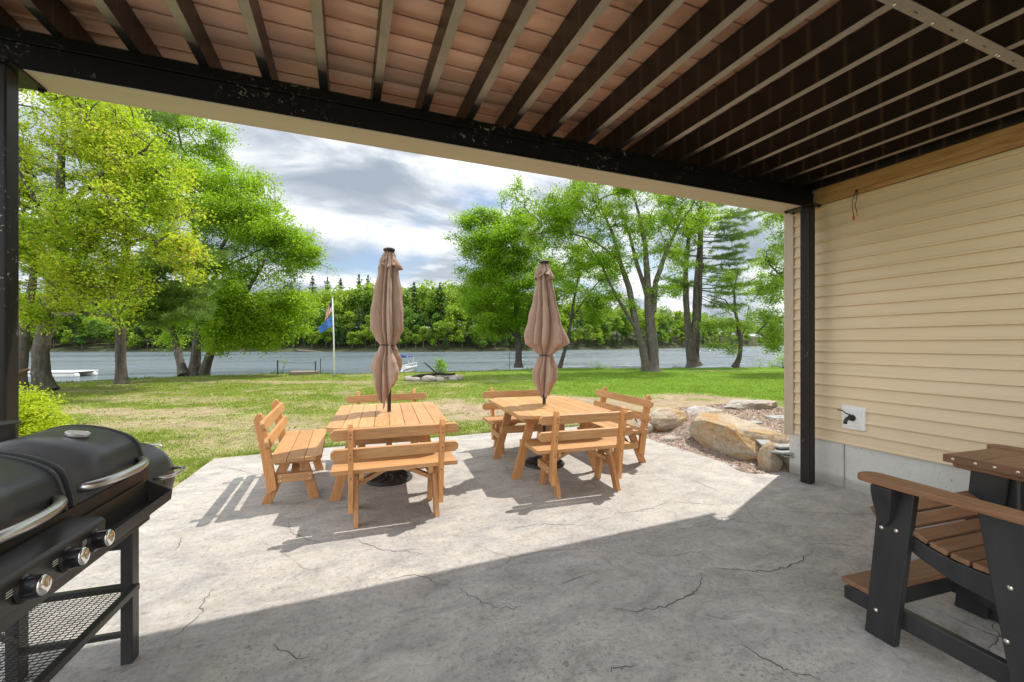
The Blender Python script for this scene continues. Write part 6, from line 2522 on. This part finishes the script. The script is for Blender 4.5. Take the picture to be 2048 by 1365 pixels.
# pontoon boat
Db = 40.0
bp = px(799, 746, Db)
bo = thing('pontoon_boat', Vector((bp.x, bp.y, WATER)), 'white pontoon boat with navy canopy half hidden behind the left umbrella', 'boat', -YAW)
wd = 48 / FPX * Db / 2
b_ = MB()
for sx in (-1, 1):
    b_.tube([(sx * (wd - 0.3), -2.4, 0.12), (sx * (wd - 0.3), 2.2, 0.12), (sx * (wd - 0.3), 2.8, 0.25)], [0.3, 0.3, 0.08], 12)
b_.build('pontoon', M['steel'], bo, 0, True)
b_ = MB()
b_.box(-wd, wd, -2.4, 2.4, 0.42, 0.5)
b_.build('deck', M['white_paint'], bo)
b_ = MB()
for sx in (-1, 1):
    b_.box(sx * wd - 0.03, sx * wd + 0.03, -2.3, 2.3, 0.5, 0.62)
    b_.box(sx * wd - 0.025, sx * wd + 0.025, -2.3, 2.3, 0.85, 0.9)
    for k in range(7):
        y = -2.2 + k * 0.72
        b_.box(sx * wd - 0.02, sx * wd + 0.02, y - 0.02, y + 0.02, 0.62, 0.85)
b_.box(-wd, -0.3, -2.36, -2.30, 0.5, 0.86)
b_.box(0.4, wd, -2.36, -2.30, 0.5, 0.86)
b_.build('railing', M['white_paint'], bo)
b_ = MB()
for sx in (-1, 1):
    for y in (-1.6, 1.0):
        b_.tube([(sx * (wd - 0.02), y * 0.6, 0.88), (sx * (wd - 0.02), y, 1.60)], 0.022, 8)
b_.build('canopy_frame', M['white_paint'], bo)
b_ = MB()
pf_ = []
for k in range(11):
    f = k / 10
    pf_.append((-wd + 2 * wd * f, 1.56 + 0.18 * math.sin(math.pi * f) ** 0.6))
b_.prism([(x, -1.7, z) for x, z in pf_] + [(wd, -1.7, 1.50), (-wd, -1.7, 1.50)], (0, 2.9, 0))
b_.build('canopy', M['navy'], bo)
# swim raft
pr_ = px(122, 752, 35.6)
rf = thing('swim_raft', Vector((pr_.x, pr_.y, WATER)), 'white floating swim raft with ladder, seen behind the bent oak trunk', 'raft', -YAW + R_(8))
b_ = MB()
for y in (-0.9, 0.9):
    b_.tube([(-1.9, y, 0.12), (1.85, y, 0.12), (2.0, y, 0.14)], [0.27, 0.27, 0.15], 12)
b_.build('float', M['white_pl'], rf, 0, True)
b_ = MB()
for k in range(13):
    b_.box(-1.95, 1.95, -1.2 + k * 0.185, -1.2 + k * 0.185 + 0.175, 0.40, 0.45)
b_.box(-1.95, 1.95, -1.22, -1.205, 0.36, 0.46)
b_.build('raft_deck', M['white_paint'], rf)
b_ = MB()
for x in (-0.35, 0.15):
    b_.tube([(x, -1.15, 0.45), (x, -1.12, 0.85), (x, -1.25, 0.92), (x, -1.36, 0.7), (x, -1.36, -0.3)], 0.022, 8)
for z in (0.3, 0.05):
    b_.tube([(-0.35, -1.36, z), (0.15, -1.36, z)], 0.018, 8)
b_.build('ladder', M['white_paint'], rf)
# hammock slung behind the left post
ha = px(59, 738, 13.2)
hb = px(-180, 735, 12.4)
b_ = MB()
n = 22
vs, fs = [], []
for i in range(n + 1):
    f = i / n
    c0 = ha.lerp(hb, f) - Vector((0, 0, 0.62 * math.sin(math.pi * f) ** 0.8))
    w = 0.03 + 0.42 * math.sin(math.pi * f) ** 0.7
    sd_ = Vector((SN, CS, 0))
    for j in range(7):
        g = j / 6 - 0.5
        vs.append(c0 + sd_ * g * 2 * w + Vector((0, 0, 1.0 * w * (g * 2) ** 2 * 0.5)) - ha)
for i in range(n):
    for j in range(6):
        fs.append((i * 7 + j, (i + 1) * 7 + j, (i + 1) * 7 + j + 1, i * 7 + j + 1))
b_.add(vs, fs)
o = b_.build('hammock', M['hammock'], None, 0, True)
sm = o.modifiers.new('thickness', 'SOLIDIFY')
sm.thickness = 0.01
o.location = ha
tag(o, 'brown hammock end showing just right of the left porch post', 'hammock')
# dry leaves and bits lying about
rg = np.random.default_rng(15)
n = 900
q = rg.uniform(-1.2, 0.5, n)
d = rg.uniform(5.6, 13.0, n)
l = q * d
x, y = d * SN + l * CS, d * CS - l * SN
ok = ~((x > -1.75) & (y < 6.75)) & (x < 4.2)
C = np.stack([x[ok], y[ok], np.full(ok.sum(), -0.012)], -1)
LV, LF = leaf_quads(C, 0.055, rg, 2.0, 0.6, 0.25)
M['dry_leaf'] = leaf_mat('dry_leaves', [(0.12, 0.075, 0.04), (0.27, 0.18, 0.10), (0.4, 0.3, 0.19)], 0.15)
tag(np_mesh('dry_leaves', LV, LF, M['dry_leaf']), 'scattered dry brown leaves on the near lawn', 'leaves', None, 'stuff')
